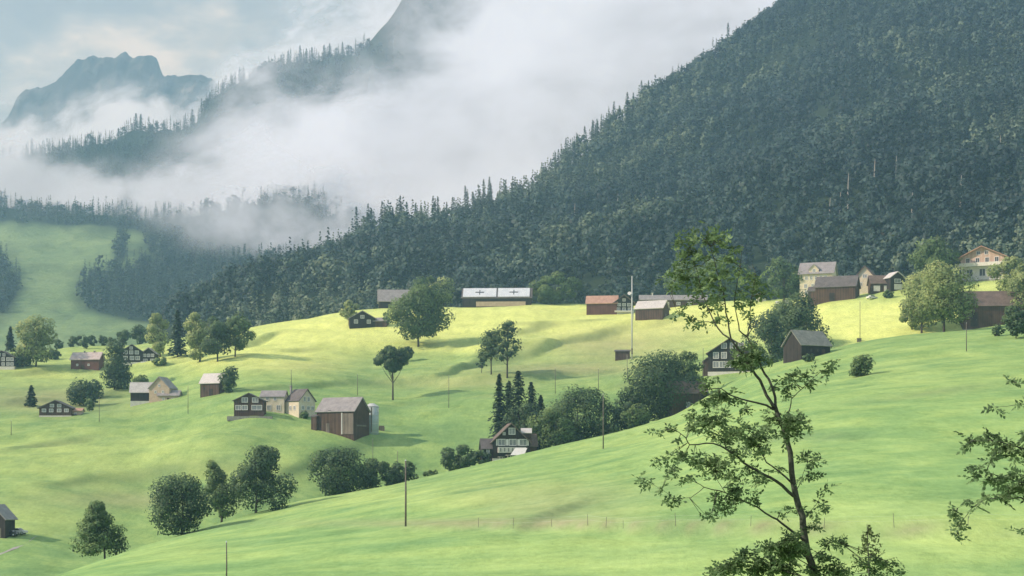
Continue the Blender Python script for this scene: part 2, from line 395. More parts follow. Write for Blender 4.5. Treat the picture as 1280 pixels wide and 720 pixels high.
# ------------------------------------------------------------------ far valley side on the left
FC = {
 -500: [(1150,470),(1500,420),(1900,345),(2350,275),(2700,215),(3000,170),(3200,160),(3600,260)],
 -100: [(1150,470),(1500,418),(1900,345),(2350,278),(2700,225),(3000,205),(3200,200),(3600,300)],
 0:    [(1150,465),(1500,415),(1900,345),(2350,280),(2700,230),(3000,215),(3200,208),(3600,310)],
 80:   [(1150,460),(1500,412),(1900,345),(2350,280),(2700,232),(3000,210),(3200,202),(3600,310)],
 170:  [(1150,455),(1500,408),(1900,348),(2350,285),(2700,235),(3000,195),(3200,178),(3600,280)],
 240:  [(1150,450),(1500,405),(1900,352),(2350,290),(2700,230),(3000,178),(3200,158),(3600,260)],
 270:  [(1150,448),(1500,404),(1900,352),(2350,288),(2700,222),(3000,152),(3200,122),(3600,230)],
 310:  [(1150,446),(1500,402),(1900,350),(2350,284),(2700,212),(3000,138),(3200,100),(3600,200)],
 370:  [(1150,444),(1500,400),(1900,345),(2350,278),(2700,205),(3000,130),(3200,88),(3600,190)],
 440:  [(1150,440),(1500,398),(1900,350),(2350,305),(2700,215),(3000,118),(3200,72),(3600,150)],
 490:  [(1150,438),(1500,398),(1900,360),(2350,335),(2700,225),(3000,90),(3200,22),(3600,60)],
 520:  [(1150,436),(1500,398),(1900,365),(2350,340),(2700,225),(3000,70),(3200,-20),(3600,-10)],
 620:  [(1150,430),(1500,398),(1900,365),(2350,340),(2700,220),(3000,40),(3200,-60),(3600,-60)],
 900:  [(1150,420),(1500,398),(1900,365),(2350,340),(2700,220),(3000,60),(3200,-20),(3600,0)],
}
def fnoise(X, Y):
    a = sst(1500, 2300, Y)
    r = sst(2900, 3150, Y)
    return a*22*fbm(X/180, Y/220, 33, 3)+r*16*(np.abs(vn(X/45, Y/60, 37))-.3)
hillL = Sheet(FC, fnoise, 30)
WOOD = [(270,345,95,48),(330,300,100,50),(400,340,90,60),(140,365,50,26),(165,380,42,18),(0,360,26,38),(50,262,80,20),(160,262,90,22),(250,285,80,30),
        (215,225,110,40),(370,250,120,60),(270,140,22,60),(330,180,60,90),(400,110,80,35),(100,205,60,25),(150,314,9,12),(230,400,60,10),(470,250,120,120)]
def wood(px, row):
    w = sum(np.exp(-(np.clip(((px-a)/c)**2+((row-b)/d)**2, 0, 30))**1.5) for a, b, c, d in WOOD)
    return w+.22*vn(px/14, row/9, 41)
def fattrs(X, Y, Z):
    px = CX+F*X/Y; row = HZ-F*Z/Y
    return {'wood': np.clip(wood(px, row)+sst(2380, 2560, Y), 0, 1), 'rock': sst(2850, 3150, Y)*sst(455, 500, px)+.8*gauss(px, row, 282, 172, 30, 26)}
def mat_far():
    m, nt, out = newmat('far_pasture'); p = geopos(nt)
    n = noise(nt, p, .012, 5, .6); n2 = noise(nt, p, .08, 4, .7)
    c = ramp(nt, n, [(.35,(.13,.23,.11)),(.65,(.22,.33,.15))])
    c = mixc(nt, .35, c, ramp(nt, n2, [(.3,(.12,.2,.08)),(.7,(.30,.40,.18))]))
    c = mixc(nt, math_(nt, 'MULTIPLY', attr(nt, 'wood'), 1.3, True), c, (.02,.04,.028))
    c = mixc(nt, math_(nt, 'MULTIPLY', attr(nt, 'rock'), 1.0, True), c, ramp(nt, n2, [(.3,(.03,.038,.046)),(.7,(.12,.125,.13))]))
    bsdf(nt, out, c, .95, n2, .6, 6, .1); return m
M['far'] = mat_far()
o = hillL.mesh('valley_hill', np.arange(-500, 901, 6.0), M['far'], fattrs); tag(o, kind='structure')

# high rocky mountains behind
PK = [(-500,210),(-200,190),(-60,176),(-20,168),(0,156),(14,138),(24,120),(60,110),(84,92),(98,76),(126,72),(140,74),(158,70),(176,71),(194,75),(204,93),(222,98),(246,96),(268,103),(300,150),(360,210),(500,300),(700,340)]
PC = {u: [(4300,min(r+260,420)),(4700,r+130),(5000,r+46),(5150,r+10),(5240,r),(5500,r+60),(6000,r+260)] for u, r in PK}
def pnoise(X, Y):
    a = sst(4400, 4900, Y); e = 1-sst(5080, 5220, Y)
    return a*(e*.9+.12)*(60*(np.abs(vn(X/150, Y/300, 51))-.4)+28*(np.abs(vn(X/55, Y/160, 52))-.4))+a*9*vn(X/24, Y/60, 55)+a*6*np.abs(vn(X/11, Y/30, 56))
peak = Sheet(PC, pnoise, 40)
M['rock'] = mat_hill('mountain_rock', [(.36,(.010,.016,.022)),(.5,(.030,.038,.045)),(.66,(.10,.105,.11))], .011)
o = peak.mesh('mountain_peak', np.arange(-500, 701, 2.0), M['rock']); tag(o, kind='structure')

# ------------------------------------------------------------------ trees
def quads(P, nrm, size, tone, asp=1.0, rng=RNG, sh=None):
    """leaf-clump quads at P, facing nrm, edge size, -> verts, faces, tone"""
    n = len(P); r = rng.normal(size=(n, 3)); nrm = nrm/np.linalg.norm(nrm, axis=1, keepdims=True)
    a = np.cross(nrm, r); a /= np.linalg.norm(a, axis=1, keepdims=True)+1e-9; b = np.cross(nrm, a)
    s = np.asarray(size).reshape(-1, 1)*.5; a = a*s; b = b*s*asp
    k = rng.uniform(.55, 1.15, (n, 4, 1))
    V = np.stack([P-a*k[:,0]-b*.6*k[:,1], P+a*k[:,1]-b*k[:,2], P+a*.7*k[:,2]+b*k[:,3], P-a*k[:,3]+b*.9*k[:,0]], 1).reshape(-1, 3)
    return V, np.arange(4*n).reshape(-1, 4), np.repeat(tone, 4), np.repeat(nrm if sh is None else sh, 4, axis=0)
def lobes_crown(h, w, z0, nl, nq, leaf, rng, sq=1.0, taper=0.0, lobe=.34, bushy=False):
    """crown from z0 to h, width w, built of many small leaf clumps gathered on nl lobes"""
    H = h-z0; c = []
    kk = 1.4 if bushy else 1.1 if nl < 14 else 1.0
    lobe *= kk
    for i in range(nl):
        u = (i+.5)/nl; ph = i*2.39996+rng.uniform(-.4, .4)
        zz = u*2-1; rr = math.sqrt(max(0, 1-zz*zz))**sq
        rr = rr*(1-taper*u) if taper < .6 else (1-u)**.75*min(1, .75+2*u)*1.05
        k = rng.uniform(.38, 1.0/kk)
        c.append((rr*math.cos(ph)*k*w/2, rr*math.sin(ph)*k*w/2, z0+H*(.5+.5*zz*rng.uniform(.66, .9)), rng.uniform(.55, 1.15), rng.uniform(0, 1)))
    c = np.array(c); lean = rng.normal(size=2)*.07; c[:, 0] += (c[:, 2]-z0)*lean[0]; c[:, 1] += (c[:, 2]-z0)*lean[1]; c[:, 0] *= rng.uniform(.92, 1.12)
    li = rng.choice(nl, nq, p=(lambda q: q/q.sum())(rng.uniform(.35, 1.3, nl)*c[:, 3]**2)); L = c[li]
    d = rng.normal(size=(nq, 3)); d /= np.linalg.norm(d, axis=1, keepdims=True)
    rad = np.minimum(w, H)*lobe*.86*L[:, 3]*(.45+.6*rng.uniform(0, 1, nq)**.6)*(1-taper*.62*(L[:, 2]-z0)/H)
    P = L[:, :3]+d*rad[:, None]*np.array([1, 1, .8])
    P[:, 2] = np.maximum(P[:, 2], z0*.6+.1)
    nn = d+rng.normal(size=(nq, 3))*.45+np.array([0, 0, .35])
    o_ = (P-np.array([0, 0, z0+H*.45]))/np.array([w/2, w/2, H/2]); sh = .75*d+.6*o_+np.array([0, 0, .15])
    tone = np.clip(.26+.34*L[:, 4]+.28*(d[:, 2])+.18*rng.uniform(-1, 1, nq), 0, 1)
    return quads(P, nn, leaf*rng.uniform(.6, 1.3, nq), tone, 1.0, rng, sh), c
def spruce_crown(h, w, nb, per, leaf, rng, z0=.08):
    P = []; nn = []; sz = []; tn = []
    for i in range(nb):
        u = (i+rng.uniform(0, 1))/nb; z = h*(z0+(1-z0)*u); L = (w/2)*(1-u)**.8*rng.uniform(.6, 1.12)+.03*w
        ph = i*2.39996+rng.uniform(-.3, .3); t0 = rng.uniform(.1, .6)
        for k in range(per):
            f = (k+rng.uniform(.2, 1))/per
            P.append((L*f*math.cos(ph)+rng.normal()*L*.09, L*f*math.sin(ph)+rng.normal()*L*.09, z-.30*L*f**1.4+rng.normal()*.12))
            nn.append((math.cos(ph)*.5+rng.normal()*.3, math.sin(ph)*.5+rng.normal()*.3, .8)); sz.append(leaf*(1.15-.5*u)*rng.uniform(.7, 1.2)); tn.append(t0+.35*f)
    P = np.array(P); sh = np.stack([P[:,0]/(w/2), P[:,1]/(w/2), np.full(len(P), .45)], -1)+rng.normal(size=P.shape)*.18
    return quads(P, np.array(nn), np.array(sz), np.clip(np.array(tn), 0, 1), .8, rng, sh)
def trunk_mb(h, r, c, rng, lean=0.0, zt=.75):
    mb = MB(); top = Vector((lean, 0, h*zt))
    pts = [Vector((0, 0, -.6)), Vector((0, 0, h*.02)), top*.4+Vector((rng.uniform(-.02, .02)*h, 0, 0)), top]
    mb.tube(pts, [r*1.4, r*1.05, r*.75, r*.2], 7)
    for q in c:
        e = Vector(q[:3]); b = top*min(.9, max(.22, (e.z/h)*.62)); m_ = (b+e)*.5+Vector((0, 0, -.03*h))
        mb.tube([b, m_, e], [r*.42, r*.26, r*.07], 5)
    return mb
def tree(kind, px, row, hpx, wpx, name, label, mat='leaf', group=None, ymin=60, z0=None, seed=None, Y=None, sheet=None, lean=0, bark='bark', leafpx=2.15, dens=1.0):
    sheet = sheet or ground
    rng = np.random.default_rng(seed if seed is not None else int(px*13+row*7+hpx))
    if Y is None: p = sheet.hit(px, row, ymin)
    else: x = (px-CX)*Y/F; p = Vector((x, Y, sheet.z(x, Y)))
    s = p.y/F
    top = (HZ-(row-hpx))*s                       # top height fixed by its distance
    h = max(top-p.z, 1.0) if Y is not None or ymin > 60 else hpx*s
    w = wpx*s; root = empty(name, p, rng.uniform(0, 6.28)); tag(root, label, 'bush' if kind == 'bush' else 'tree', group)
    lf = leafpx*s; area = max(hpx, 8)*wpx
    if kind in ('round', 'bush', 'column', 'cone'):
        z0 = {'round': .16, 'bush': .0, 'column': .05, 'cone': .05}[kind] if z0 is None else z0
        nl = int(np.clip(area/150, 11 if kind == 'bush' else 9, 34)); nq = int(np.clip(area*1.75*dens, 300, 14000))
        tp = {'round': 0, 'bush': 0, 'column': .35, 'cone': .8}[kind]
        (V, Fc, tn, sh), c = lobes_crown(h, w, h*z0, nl, nq, lf, rng, taper=tp, lobe=.30 if kind != 'column' else .42, sq=.8 if kind in ('column', 'bush') else 1.0, bushy=kind == 'bush')
        k = rng.choice(len(c), min(len(c), 9), replace=False)
        trunk_mb(h, max(.018*h, .12), c[k], rng, zt=.7).build('trunk' if kind != 'bush' else 'stem', M[bark], root, True)
    elif kind == 'spruce':
        nb = int(np.clip(hpx*1.6, 22, 170)); V, Fc, tn, sh = spruce_crown(h, w, int(nb*h/(hpx*s)*1.15), 8, lf*2.3, rng)
        MB().tube([(0,0,-.6),(0,0,h*.4),(0,0,h*.97)], [.014*h,.010*h,.02], 6).build('trunk', M[bark], root, True)
    elif kind == 'pine':
        z0 = .42 if z0 is None else z0; P = []; c = []
        n = 16
        for i in range(n):
            u = i/(n-1); ph = i*2.4; zz = h*(z0+(.95-z0)*u); k = w/2*(1-.6*u)*rng.uniform(.2, 1)
            c.append((k*math.cos(ph), k*math.sin(ph), zz, 1, rng.uniform()))
        c = np.array(c); nq = int(area*1.1); L = c[rng.integers(0, n, nq)]; d = rng.normal(size=(nq, 3)); d /= np.linalg.norm(d, axis=1, keepdims=True)
        P = L[:, :3]+d*np.array([1, 1, .5])*w*.27*rng.uniform(.1, 1.25, (nq, 1))**1.2
        V, Fc, tn, sh = quads(P, d+np.array([0, 0, .6]), lf*rng.uniform(.7, 1.3, nq), np.clip(.35+.3*d[:, 2]+.3*L[:, 4], 0, 1), 1, rng)
        trunk_mb(h, .016*h, c, rng, zt=.96).build('trunk', M[bark], root, True)
    npmesh('crown' if kind != 'bush' else 'foliage', V, Fc, M[mat], root, {'tone': tn, 'nrm': sh})
    return root

# ------------------------------------------------------------------ forests
def template(kind, rng, q):
    if kind == 'spruce':
        (V, Fc, tn, sh) = spruce_crown(24, 7.2, max(12, q//5), 5, 1.7, rng, .05)
    else:
        (V, Fc, tn, sh), _ = lobes_crown(19, 11.5 if kind == 'round' else 8.5, 1.5, 9, q, 1.65, rng, lobe=.30)
    tn = tn*(.25+.85*np.clip(V[:, 2]/V[:, 2].max(), 0, 1)); return V.astype(np.float32), tn, sh  # shade low in the crowns painted into the tone, darker downwards
def scatter(sheet, u0, u1, area, keep, rng, smax=None):
    us = np.arange(u0, u1+.1, 8.0); X, Y, Z = sheet.column(us)
    if smax is not None: X, Y, Z = X[:smax], Y[:smax], Z[:smax]
    ax = X[:-1, 1:]-X[:-1, :-1]; ay = Y[1:, :-1]-Y[:-1, :-1]
    A = np.abs(ax*ay); n = rng.poisson(A/area); i, j = np.nonzero(n); c = n[i, j]; i = np.repeat(i, c); j = np.repeat(j, c)
    a = rng.uniform(size=len(i)); b = rng.uniform(size=len(i))
    def bl(Q): return (Q[i,j]*(1-a)+Q[i,j+1]*a)*(1-b)+(Q[i+1,j]*(1-a)+Q[i+1,j+1]*a)*b
    P = np.stack([bl(X), bl(Y), bl(Z)], -1); px = CX+F*P[:,0]/P[:,1]; row = HZ-F*P[:,2]/P[:,1]
    k = keep(px, row, P, rng); return P[k], px[k], row[k]
def merge_forest(name, P, kinds, scale, tone, temps, mat, label, cat):
    Vs = []; Ts = []; Ns = []
    for t, (V, tn, sh) in enumerate(temps):
        m = np.where(kinds == t)[0]
        if not len(m): continue
        an = RNG.uniform(0, 6.283, len(m)); c, s = np.cos(an), np.sin(an)
        sc = scale[m]; wd = sc*RNG.uniform(.8, 1.2, len(m))
        x = (V[None,:,0]*c[:,None]-V[None,:,1]*s[:,None])*wd[:,None]+P[m,0][:,None]
        y = (V[None,:,0]*s[:,None]+V[None,:,1]*c[:,None])*wd[:,None]+P[m,1][:,None]
        z = V[None,:,2]*sc[:,None]+P[m,2][:,None]-.5
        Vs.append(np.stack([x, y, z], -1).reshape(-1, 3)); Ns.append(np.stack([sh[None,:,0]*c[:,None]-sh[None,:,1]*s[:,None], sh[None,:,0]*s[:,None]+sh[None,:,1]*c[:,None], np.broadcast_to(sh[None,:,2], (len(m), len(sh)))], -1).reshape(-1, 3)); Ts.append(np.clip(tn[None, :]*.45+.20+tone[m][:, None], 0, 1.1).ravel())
    V = np.concatenate(Vs); T = np.concatenate(Ts)
    o = npmesh(name, V, np.arange(len(V)).reshape(-1, 4), mat, attrs={'tone': T, 'nrm': np.concatenate(Ns)}); tag(o, label, cat, kind='stuff'); return o
trng = np.random.default_rng(3)
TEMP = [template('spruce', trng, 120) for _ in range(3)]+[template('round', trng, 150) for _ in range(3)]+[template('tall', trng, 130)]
frng = np.random.default_rng(5)
ridge_s = 6*26
P, px, row = scatter(hillR, 212, 1400, 105, lambda px, row, P, r: (row > -120) & (r.uniform(size=len(px)) < 1.0), frng, ridge_s+14)
SKu = [a for a, b in SK]; SKr = [b for a, b in SK]
mx = fbm(P[:,0]/120, P[:,1]/160, 61, 3)
edgeY = np.interp(px, SKu, [MC[u][1][0] for u in SKu])
low = 1-sst(0, 260, P[:,1]-edgeY)
ridge = sst(40, 0, np.abs(row-np.interp(px, SKu, SKr)))
con = frng.uniform(size=len(P)) < np.clip(.34+.9*mx-.30*low-.05*ridge, .04, .95)
kinds = np.where(con, frng.integers(0, 3, len(P)), frng.integers(3, 7, len(P)))
scale = frng.uniform(.62, 1.0, len(P))**.8*1.32*(1-.22*low)
tone = .95*mx+.34*vn(P[:,0]/42, P[:,1]/70, 66)+frng.normal(size=len(P))*.13+.0+.14*low
tone = np.where(con, tone-.05, tone+.05)
# individuals: the lower edge of the wood and the trees that stand up along its skyline
first = np.where((P[:,1] < edgeY+42) & (px > 232) & (px < 1300))[0]
first = frng.permutation(first)[:120]
sky_ = np.where((ridge > .8) & (row > -8) & (px > 400) & (px < 1000) & con)[0]
sky_ = frng.permutation(sky_)[:45]
ind = np.concatenate([first, sky_]); rest = np.ones(len(P), bool); rest[ind] = False
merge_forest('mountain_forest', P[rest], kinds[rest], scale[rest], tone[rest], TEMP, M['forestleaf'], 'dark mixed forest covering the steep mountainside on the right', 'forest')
BIG = []
for k in range(4):
    r_ = np.random.default_rng(90+k); BIG.append(('spruce', spruce_crown(24, 7.5, 60, 5, 1.5, r_, .04)))
for k in range(4):
    r_ = np.random.default_rng(80+k); BIG.append(('round', lobes_crown(18, 12.5, 1.2, 15, 560, 1.35, r_, lobe=.30)[0]))
BIGO = [(k, npmesh('forest_spruce' if k == 'spruce' else 'forest_tree', V, Fc, M['forestleaf'], attrs={'tone': tn*.85, 'nrm': sh}, link_it=False)) for k, (V, Fc, tn, sh) in BIG]
def put_ind(o0, p, sc, label, grp, rng):
    o = o0.copy(); o.location = p; o.rotation_euler = (0, 0, rng.uniform(0, 6.28)); w_ = sc*rng.uniform(.85, 1.2)*(1.5 if 'misty' in label else 1); o.scale = (w_, w_, sc)
    link(o); tag(o, label, 'tree', grp); return o
for i in first:
    t = frng.integers(0, 4) if con[i] else frng.integers(4, 8)
    sp = con[i]
    put_ind(BIGO[t][1], P[i]-np.array([0,0,.4]), float(scale[i]), 'dark spruce on the lower edge of the mountain forest behind the meadows' if sp else 'rounded leafy tree on the lower edge of the mountain forest behind the meadows',
            'spruces along the lower forest edge' if sp else 'leafy trees along the lower forest edge', frng)
for i in sky_:
    put_ind(BIGO[frng.integers(0, 4)][1], P[i]-np.array([0,0,.4]), float(scale[i])*1.12, 'pointed spruce standing on the skyline of the forested mountain', 'spruces along the mountain skyline', frng)
# taller lone spruces that break the skyline
for pxx, rr in ((568,15),(551,12),(530,10),(521,8),(487,9),(505,8),(640,8),(700,9),(838,10),(845,11),(860,9),(908,9),(660,9),(792,9),(404,10)):
    X_, Y_, Z_ = hillR.column(pxx); p = (X_[ridge_s,0], Y_[ridge_s,0], Z_[ridge_s,0]-.5)
    put_ind(BIGO[frng.integers(0, 4)][1], p, .95+rr*.035, 'taller spruce rising above its neighbours on the forested mountain skyline', 'tall spruces above the mountain skyline', frng)

# bare pale trunks of dead trees inside the forest
for pxx, rr in ((718,300),(772,275),(1140,275),(1201,262),(1037,285),(1050,280),(1093,245),(1060,262),(1120,230),(1250,215)):
    p = hillR.hit(pxx, rr, 700); s = p.y/F; h = frng.uniform(34, 48)*s
    o = MB().tube([p-Vector((0,0,1)), p+Vector((0,0,h*.5)), p+Vector((.4,0,h))], [.6, .42, .15], 5).build('dead_tree', M['barkpale'])
    o.location = (0,0,0); tag(o, 'bare pale dead trunk standing in the dark mountain forest', 'dead tree', 'dead trunks in the mountain forest')

# woods on the far valley side
P, px, row = scatter(hillL, -60, 700, 150, lambda px, row, P, r: ((wood(px, row) > .52) | ((P[:,1] > 2480) & (r.uniform(size=len(px)) < .6))) & (row < 440) & (row > 40) & ((px < 455) | (row > 60)), frng, 6*30+10)
mx = fbm(P[:,0]/140, P[:,1]/200, 71, 3)
con = frng.uniform(size=len(P)) < .72+.5*mx
kinds = np.where(con, frng.integers(0, 3, len(P)), frng.integers(3, 7, len(P)))
merge_forest('valley_forest', P, kinds, frng.uniform(.7, 1.25, len(P)), .1*mx+frng.normal(size=len(P))*.1, TEMP, M['forestleaf'], 'hazy blue spruce wood across the valley below the cloud', 'forest')
# silhouettes on the cloud-wrapped shoulder
for pxx, k in ((148,1.25),(170,1.5),(176,1.4),(165,1.0),(188,1.0),(205,.9),(116,.8),(130,.8),(240,1.1),(252,1.3),(262,1.1),(352,.9),(360,1.0),(375,1.25),(383,1.1),(390,1.2),(405,1.2),(412,1.1),(428,1.0)):
    X_, Y_, Z_ = hillL.column(pxx); j = 6*30
    put_ind(BIGO[frng.integers(0, 4)][1], (X_[j,0], Y_[j,0], Z_[j,0]-1), k*1.2, 'misty spruce silhouette on the cloud wrapped shoulder at upper left', 'misty spruces on the cloud wrapped shoulder', frng)

# ------------------------------------------------------------------ village trees
T = tree
T('spruce', 13, 433, 31, 16, 'spruce', 'slim dark spruce at the far left beside the cut-off farmhouse', 'needle')
T('round', 45, 458, 63, 50, 'leafy_tree', 'big round sunlit tree right of the far left farmhouse', 'leafpale', z0=.1)
T('bush', 28, 458, 24, 30, 'bush', 'grey green bush against the far left farmhouse', 'leaf')
T('bush', 68, 449, 12, 22, 'bush', 'small dark bush at the foot of the big round tree', 'leafdark')
T('round', 105, 436, 18, 14, 'small_tree', 'little tree behind the pink roofed barn', 'leafdark', z0=.05)
for i, (a, b, c, d) in enumerate([(74,428,12,14),(92,428,13,16),(115,427,12,12),(130,426,13,12),(154,424,18,18),(176,421,24,24),(140,425,10,14),(190,420,20,16)]):
    T('round', a, b, c, d, 'hedgerow_tree', 'small tree in the hazy row behind the left hamlet', 'leafdark', group='trees in the hazy row behind the left hamlet', z0=.02)
T('column', 143, 487, 60, 33, 'leafy_tree', 'dark columnar tree in front of the windowed chalet', 'leafdark')
T('bush', 152, 486, 26, 28, 'bush', 'dark bush at the foot of the columnar tree', 'leafdark')
T('column', 200, 446, 56, 28, 'leafy_tree', 'pale yellow green tree, leftmost of the tall clump by the chalet', 'leafpale')
T('spruce', 222, 446, 58, 30, 'spruce', 'dark spruce between the two pale trees of the clump', 'needle')
T('column', 250, 452, 68, 30, 'leafy_tree', 'tall pale tree in the middle of the clump', 'leafpale')
T('round', 272, 452, 56, 40, 'leafy_tree', 'dark broad tree right of the tall pale tree', 'leafdark', z0=.1)
T('round', 294, 446, 54, 40, 'leafy_tree', 'dark tree at the right end of the clump, one bare gap in its crown', 'leaf', z0=.15)
T('spruce', 39, 508, 26, 20, 'spruce', 'small lone spruce left of the bushes above the low chalet', 'needle')
T('bush', 104, 507, 32, 46, 'bush', 'wide dark bush above the low brown chalet', 'leafdark')
T('bush', 121, 498, 22, 20, 'bush', 'dark bush, upper right of the pair above the low chalet', 'leafdark')
T('round', 112, 514, 15, 13, 'small_tree', 'little round tree right of the low brown chalet', 'leaf', z0=.03)
T('round', 174, 500, 32, 24, 'leafy_tree', 'round tree in front of the grey gabled farmhouse', 'leaf', z0=.08)
T('bush', 286, 491, 32, 22, 'bush', 'dark tall bush against the gable of the lone barn', 'leafdark')
T('bush', 200, 457, 10, 26, 'bush', 'low garden bush right of the windowed chalet', 'leaf')
T('round', 523, 433, 72, 80, 'maple_tree', 'great spreading maple alone on the bright meadow', 'leaf', z0=.14, dens=1.1)
T('round', 437, 402, 27, 22, 'small_tree', 'pale reddish green tree before the dark chalet on the ridge', 'leafpale', z0=.1)
T('round', 483, 408, 18, 8, 'small_tree', 'thin dark tree at the right end of the ridge chalet', 'leafdark')
T('round', 530, 378, 34, 34, 'leafy_tree', 'grey green tree behind the pale roofed barn', 'leaf', ymin=890)
T('round', 554, 377, 30, 32, 'leafy_tree', 'lighter tree between the pale roofed barn and the solar roofed barn', 'leafpale', ymin=890)
T('round', 491, 500, 68, 44, 'young_tree', 'slim tree with a tall bare trunk on the slope below the maple', 'leafdark', z0=.52)
T('round', 509, 452, 20, 14, 'small_tree', 'small bushy tree directly below the maple', 'leafdark', z0=.1)
T('pine', 614, 468, 56, 36, 'pine_tree', 'dark pine with flat clumps, left one of the pair', 'leafdark')
T('pine', 634, 472, 72, 32, 'pine_tree', 'taller pine with a bare trunk, right one of the pair', 'leafdark', z0=.36)
T('pine', 602, 466, 26, 14, 'pine_tree', 'small pine at the left foot of the pine pair', 'leafdark', z0=.3)
T('spruce', 624, 548, 80, 42, 'spruce', 'narrow tall spruce directly behind the white windowed chalet', 'needle', Y=484)
T('spruce', 648, 540, 76, 70, 'spruce', 'dark spruce, second from the left behind the white windowed chalet', 'needle', Y=486)
T('spruce', 664, 540, 62, 60, 'spruce', 'shorter dark spruce, rightmost behind the white windowed chalet', 'needle', Y=490)
T('round', 655, 545, 46, 50, 'leafy_tree', 'dark leafy tree between the spruces and the chalet roof', 'leafdark', Y=478, z0=.05)
T('round', 722, 556, 72, 92, 'leafy_tree', 'wide dark tree right of the white windowed chalet', 'leafdark', Y=474, z0=.0, dens=1.1)
T('round', 695, 560, 52, 52, 'leafy_tree', 'olive bushy tree leaning over the chalet roof', 'leaf', Y=462, z0=.0)
T('bush', 760, 552, 26, 50, 'bush', 'low dark bush right below the wide dark tree', 'leafdark', Y=470)
T('round', 826, 538, 96, 92, 'leafy_tree', 'largest dark round tree beside the hidden brown barn', 'leafdark', Y=480, z0=.0, dens=1.1)
T('round', 850, 520, 84, 46, 'leafy_tree', 'olive tree reaching above the largest dark tree on its right', 'leaf', Y=492, z0=.1)
T('bush', 795, 548, 40, 44, 'bush', 'green bush left of the largest dark tree', 'leaf', Y=468)
T('round', 790, 540, 56, 46, 'leafy_tree', 'dark tree left of the largest dark tree, joined to it', 'leafdark', Y=478, z0=.0)
T('bush', 886, 510, 20, 26, 'bush', 'dark bush at the right corner of the hidden brown barn', 'leafdark', Y=474)
T('spruce', 636, 545, 68, 60, 'spruce', 'broad dark spruce directly above the chalet ridge', 'needle', Y=490)
T('spruce', 676, 545, 50, 44, 'spruce', 'low dark spruce at the right end of the spruce group', 'needle', Y=492)
T('bush', 573, 592, 36, 52, 'bush', 'dark wide bush left of the white windowed chalet', 'leafdark', Y=446)
T('bush', 600, 586, 22, 40, 'bush', 'low bush touching the left wall of the white windowed chalet', 'leafdark', Y=444)
T('round', 426, 628, 70, 80, 'leafy_tree', 'large dark tree, left of the clump on the near crest', 'leafdark', Y=414, z0=.0)
T('round', 470, 616, 42, 62, 'leafy_tree', 'lower dark tree right of the large one on the near crest', 'leafdark', Y=424, z0=.0)
T('round', 497, 608, 30, 30, 'leafy_tree', 'small dark tree at the right end of the crest clump', 'leafdark', Y=430, z0=.0)
T('column', 511, 602, 26, 18, 'small_tree', 'little upright tree beside the tall crest pole', 'leafdark', Y=432)
T('cone', 320, 650, 98, 92, 'leafy_tree', 'tallest dark pointed tree of the crest group at left', 'leafdark', Y=374, dens=1.3)
T('column', 277, 655, 82, 34, 'leafy_tree', 'narrow lighter tree left of the tallest pointed tree', 'leaf', Y=376)
T('round', 228, 668, 74, 80, 'leafy_tree', 'dark rounded tree between the pointed trees and the single bushy tree', 'leafdark', Y=345, z0=.0, dens=1.1)
T('cone', 131, 690, 62, 74, 'leafy_tree', 'grey green bushy tree standing apart at the lower left', 'leaf', Y=312, dens=1.2)
T('round', 985, 446, 70, 62, 'leafy_tree', 'dark round tree left of the mossy roofed barn', 'leafdark', ymin=500, z0=.03)
T('round', 1005, 442, 78, 58, 'leafy_tree', 'tall dark tree behind the mossy roofed barn', 'leafdark', Y=560, z0=.1)
T('round', 965, 440, 52, 50, 'leafy_tree', 'dark tree between the timber chalet and the mossy roofed barn', 'leafdark', Y=545, z0=.1)
T('round', 980, 377, 54, 44, 'leafy_tree', 'round green tree left of the cream three storey house', 'leaf', ymin=730, z0=.05)
T('round', 952, 377, 32, 30, 'leafy_tree', 'small tree behind the long low shed', 'leafdark', ymin=760)
T('round', 690, 384, 42, 62, 'leafy_tree', 'broad grey green tree right of the solar roofed barn', 'leaf', ymin=880, z0=.02)
T('round', 856, 382, 52, 60, 'leafy_tree', 'olive tree behind the long low shed', 'leaf', ymin=860, z0=.02)
T('round', 900, 380, 60, 62, 'leafy_tree', 'tall olive tree behind the bare upper branches of the near rowan', 'leaf', ymin=850, z0=.02)
T('round', 1152, 416, 74, 68, 'leafy_tree', 'large sunlit pale tree with several trunks, left half of the pair', 'leafpale', z0=.15)
T('round', 1180, 415, 84, 70, 'leafy_tree', 'large sunlit pale tree with several trunks, right half of the pair', 'leafpale', z0=.15)
T('round', 1140, 412, 40, 30, 'leafy_tree', 'low sunlit yellow tree at the left foot of the multi trunk pair', 'leafpale', z0=.05)
T('round', 1162, 366, 66, 56, 'leafy_tree', 'dark green tree behind the pale multi trunk pair', 'leaf', ymin=690, z0=.1)
T('round', 1268, 376, 58, 46, 'leafy_tree', 'light green tree right of the orange roofed chalet', 'leafpale', z0=.05)
T('round', 1290, 398, 62, 60, 'leafy_tree', 'yellow green tree cut by the right edge above the dark barn', 'leafpale', z0=.05)
T('round', 1270, 423, 38, 44, 'leafy_tree', 'dark tree in front of the long dark barn', 'leafdark', z0=.12)
T('bush', 1246, 420, 14, 14, 'bush', 'small dark bush at the left foot of the tree before the dark barn', 'leafdark')
T('bush', 1076, 470, 24, 40, 'bush', 'low grey green bush alone on the open slope', 'leaf')
T('bush', 808, 470, 8, 10, 'bush', 'tiny bush on the sandy slope above the largest dark tree', 'leafdark')
T('round', 998, 450, 44, 26, 'leafy_tree', 'dark tree standing against the gable of the mossy roofed barn', 'leafdark', Y=482, z0=.05)
T('bush', 1012, 452, 10, 18, 'bush', 'low bush at the front wall of the mossy roofed barn', 'leafdark')
T('bush', 1110, 372, 8, 16, 'bush', 'garden bush in front of the white roofed shed', 'leaf')
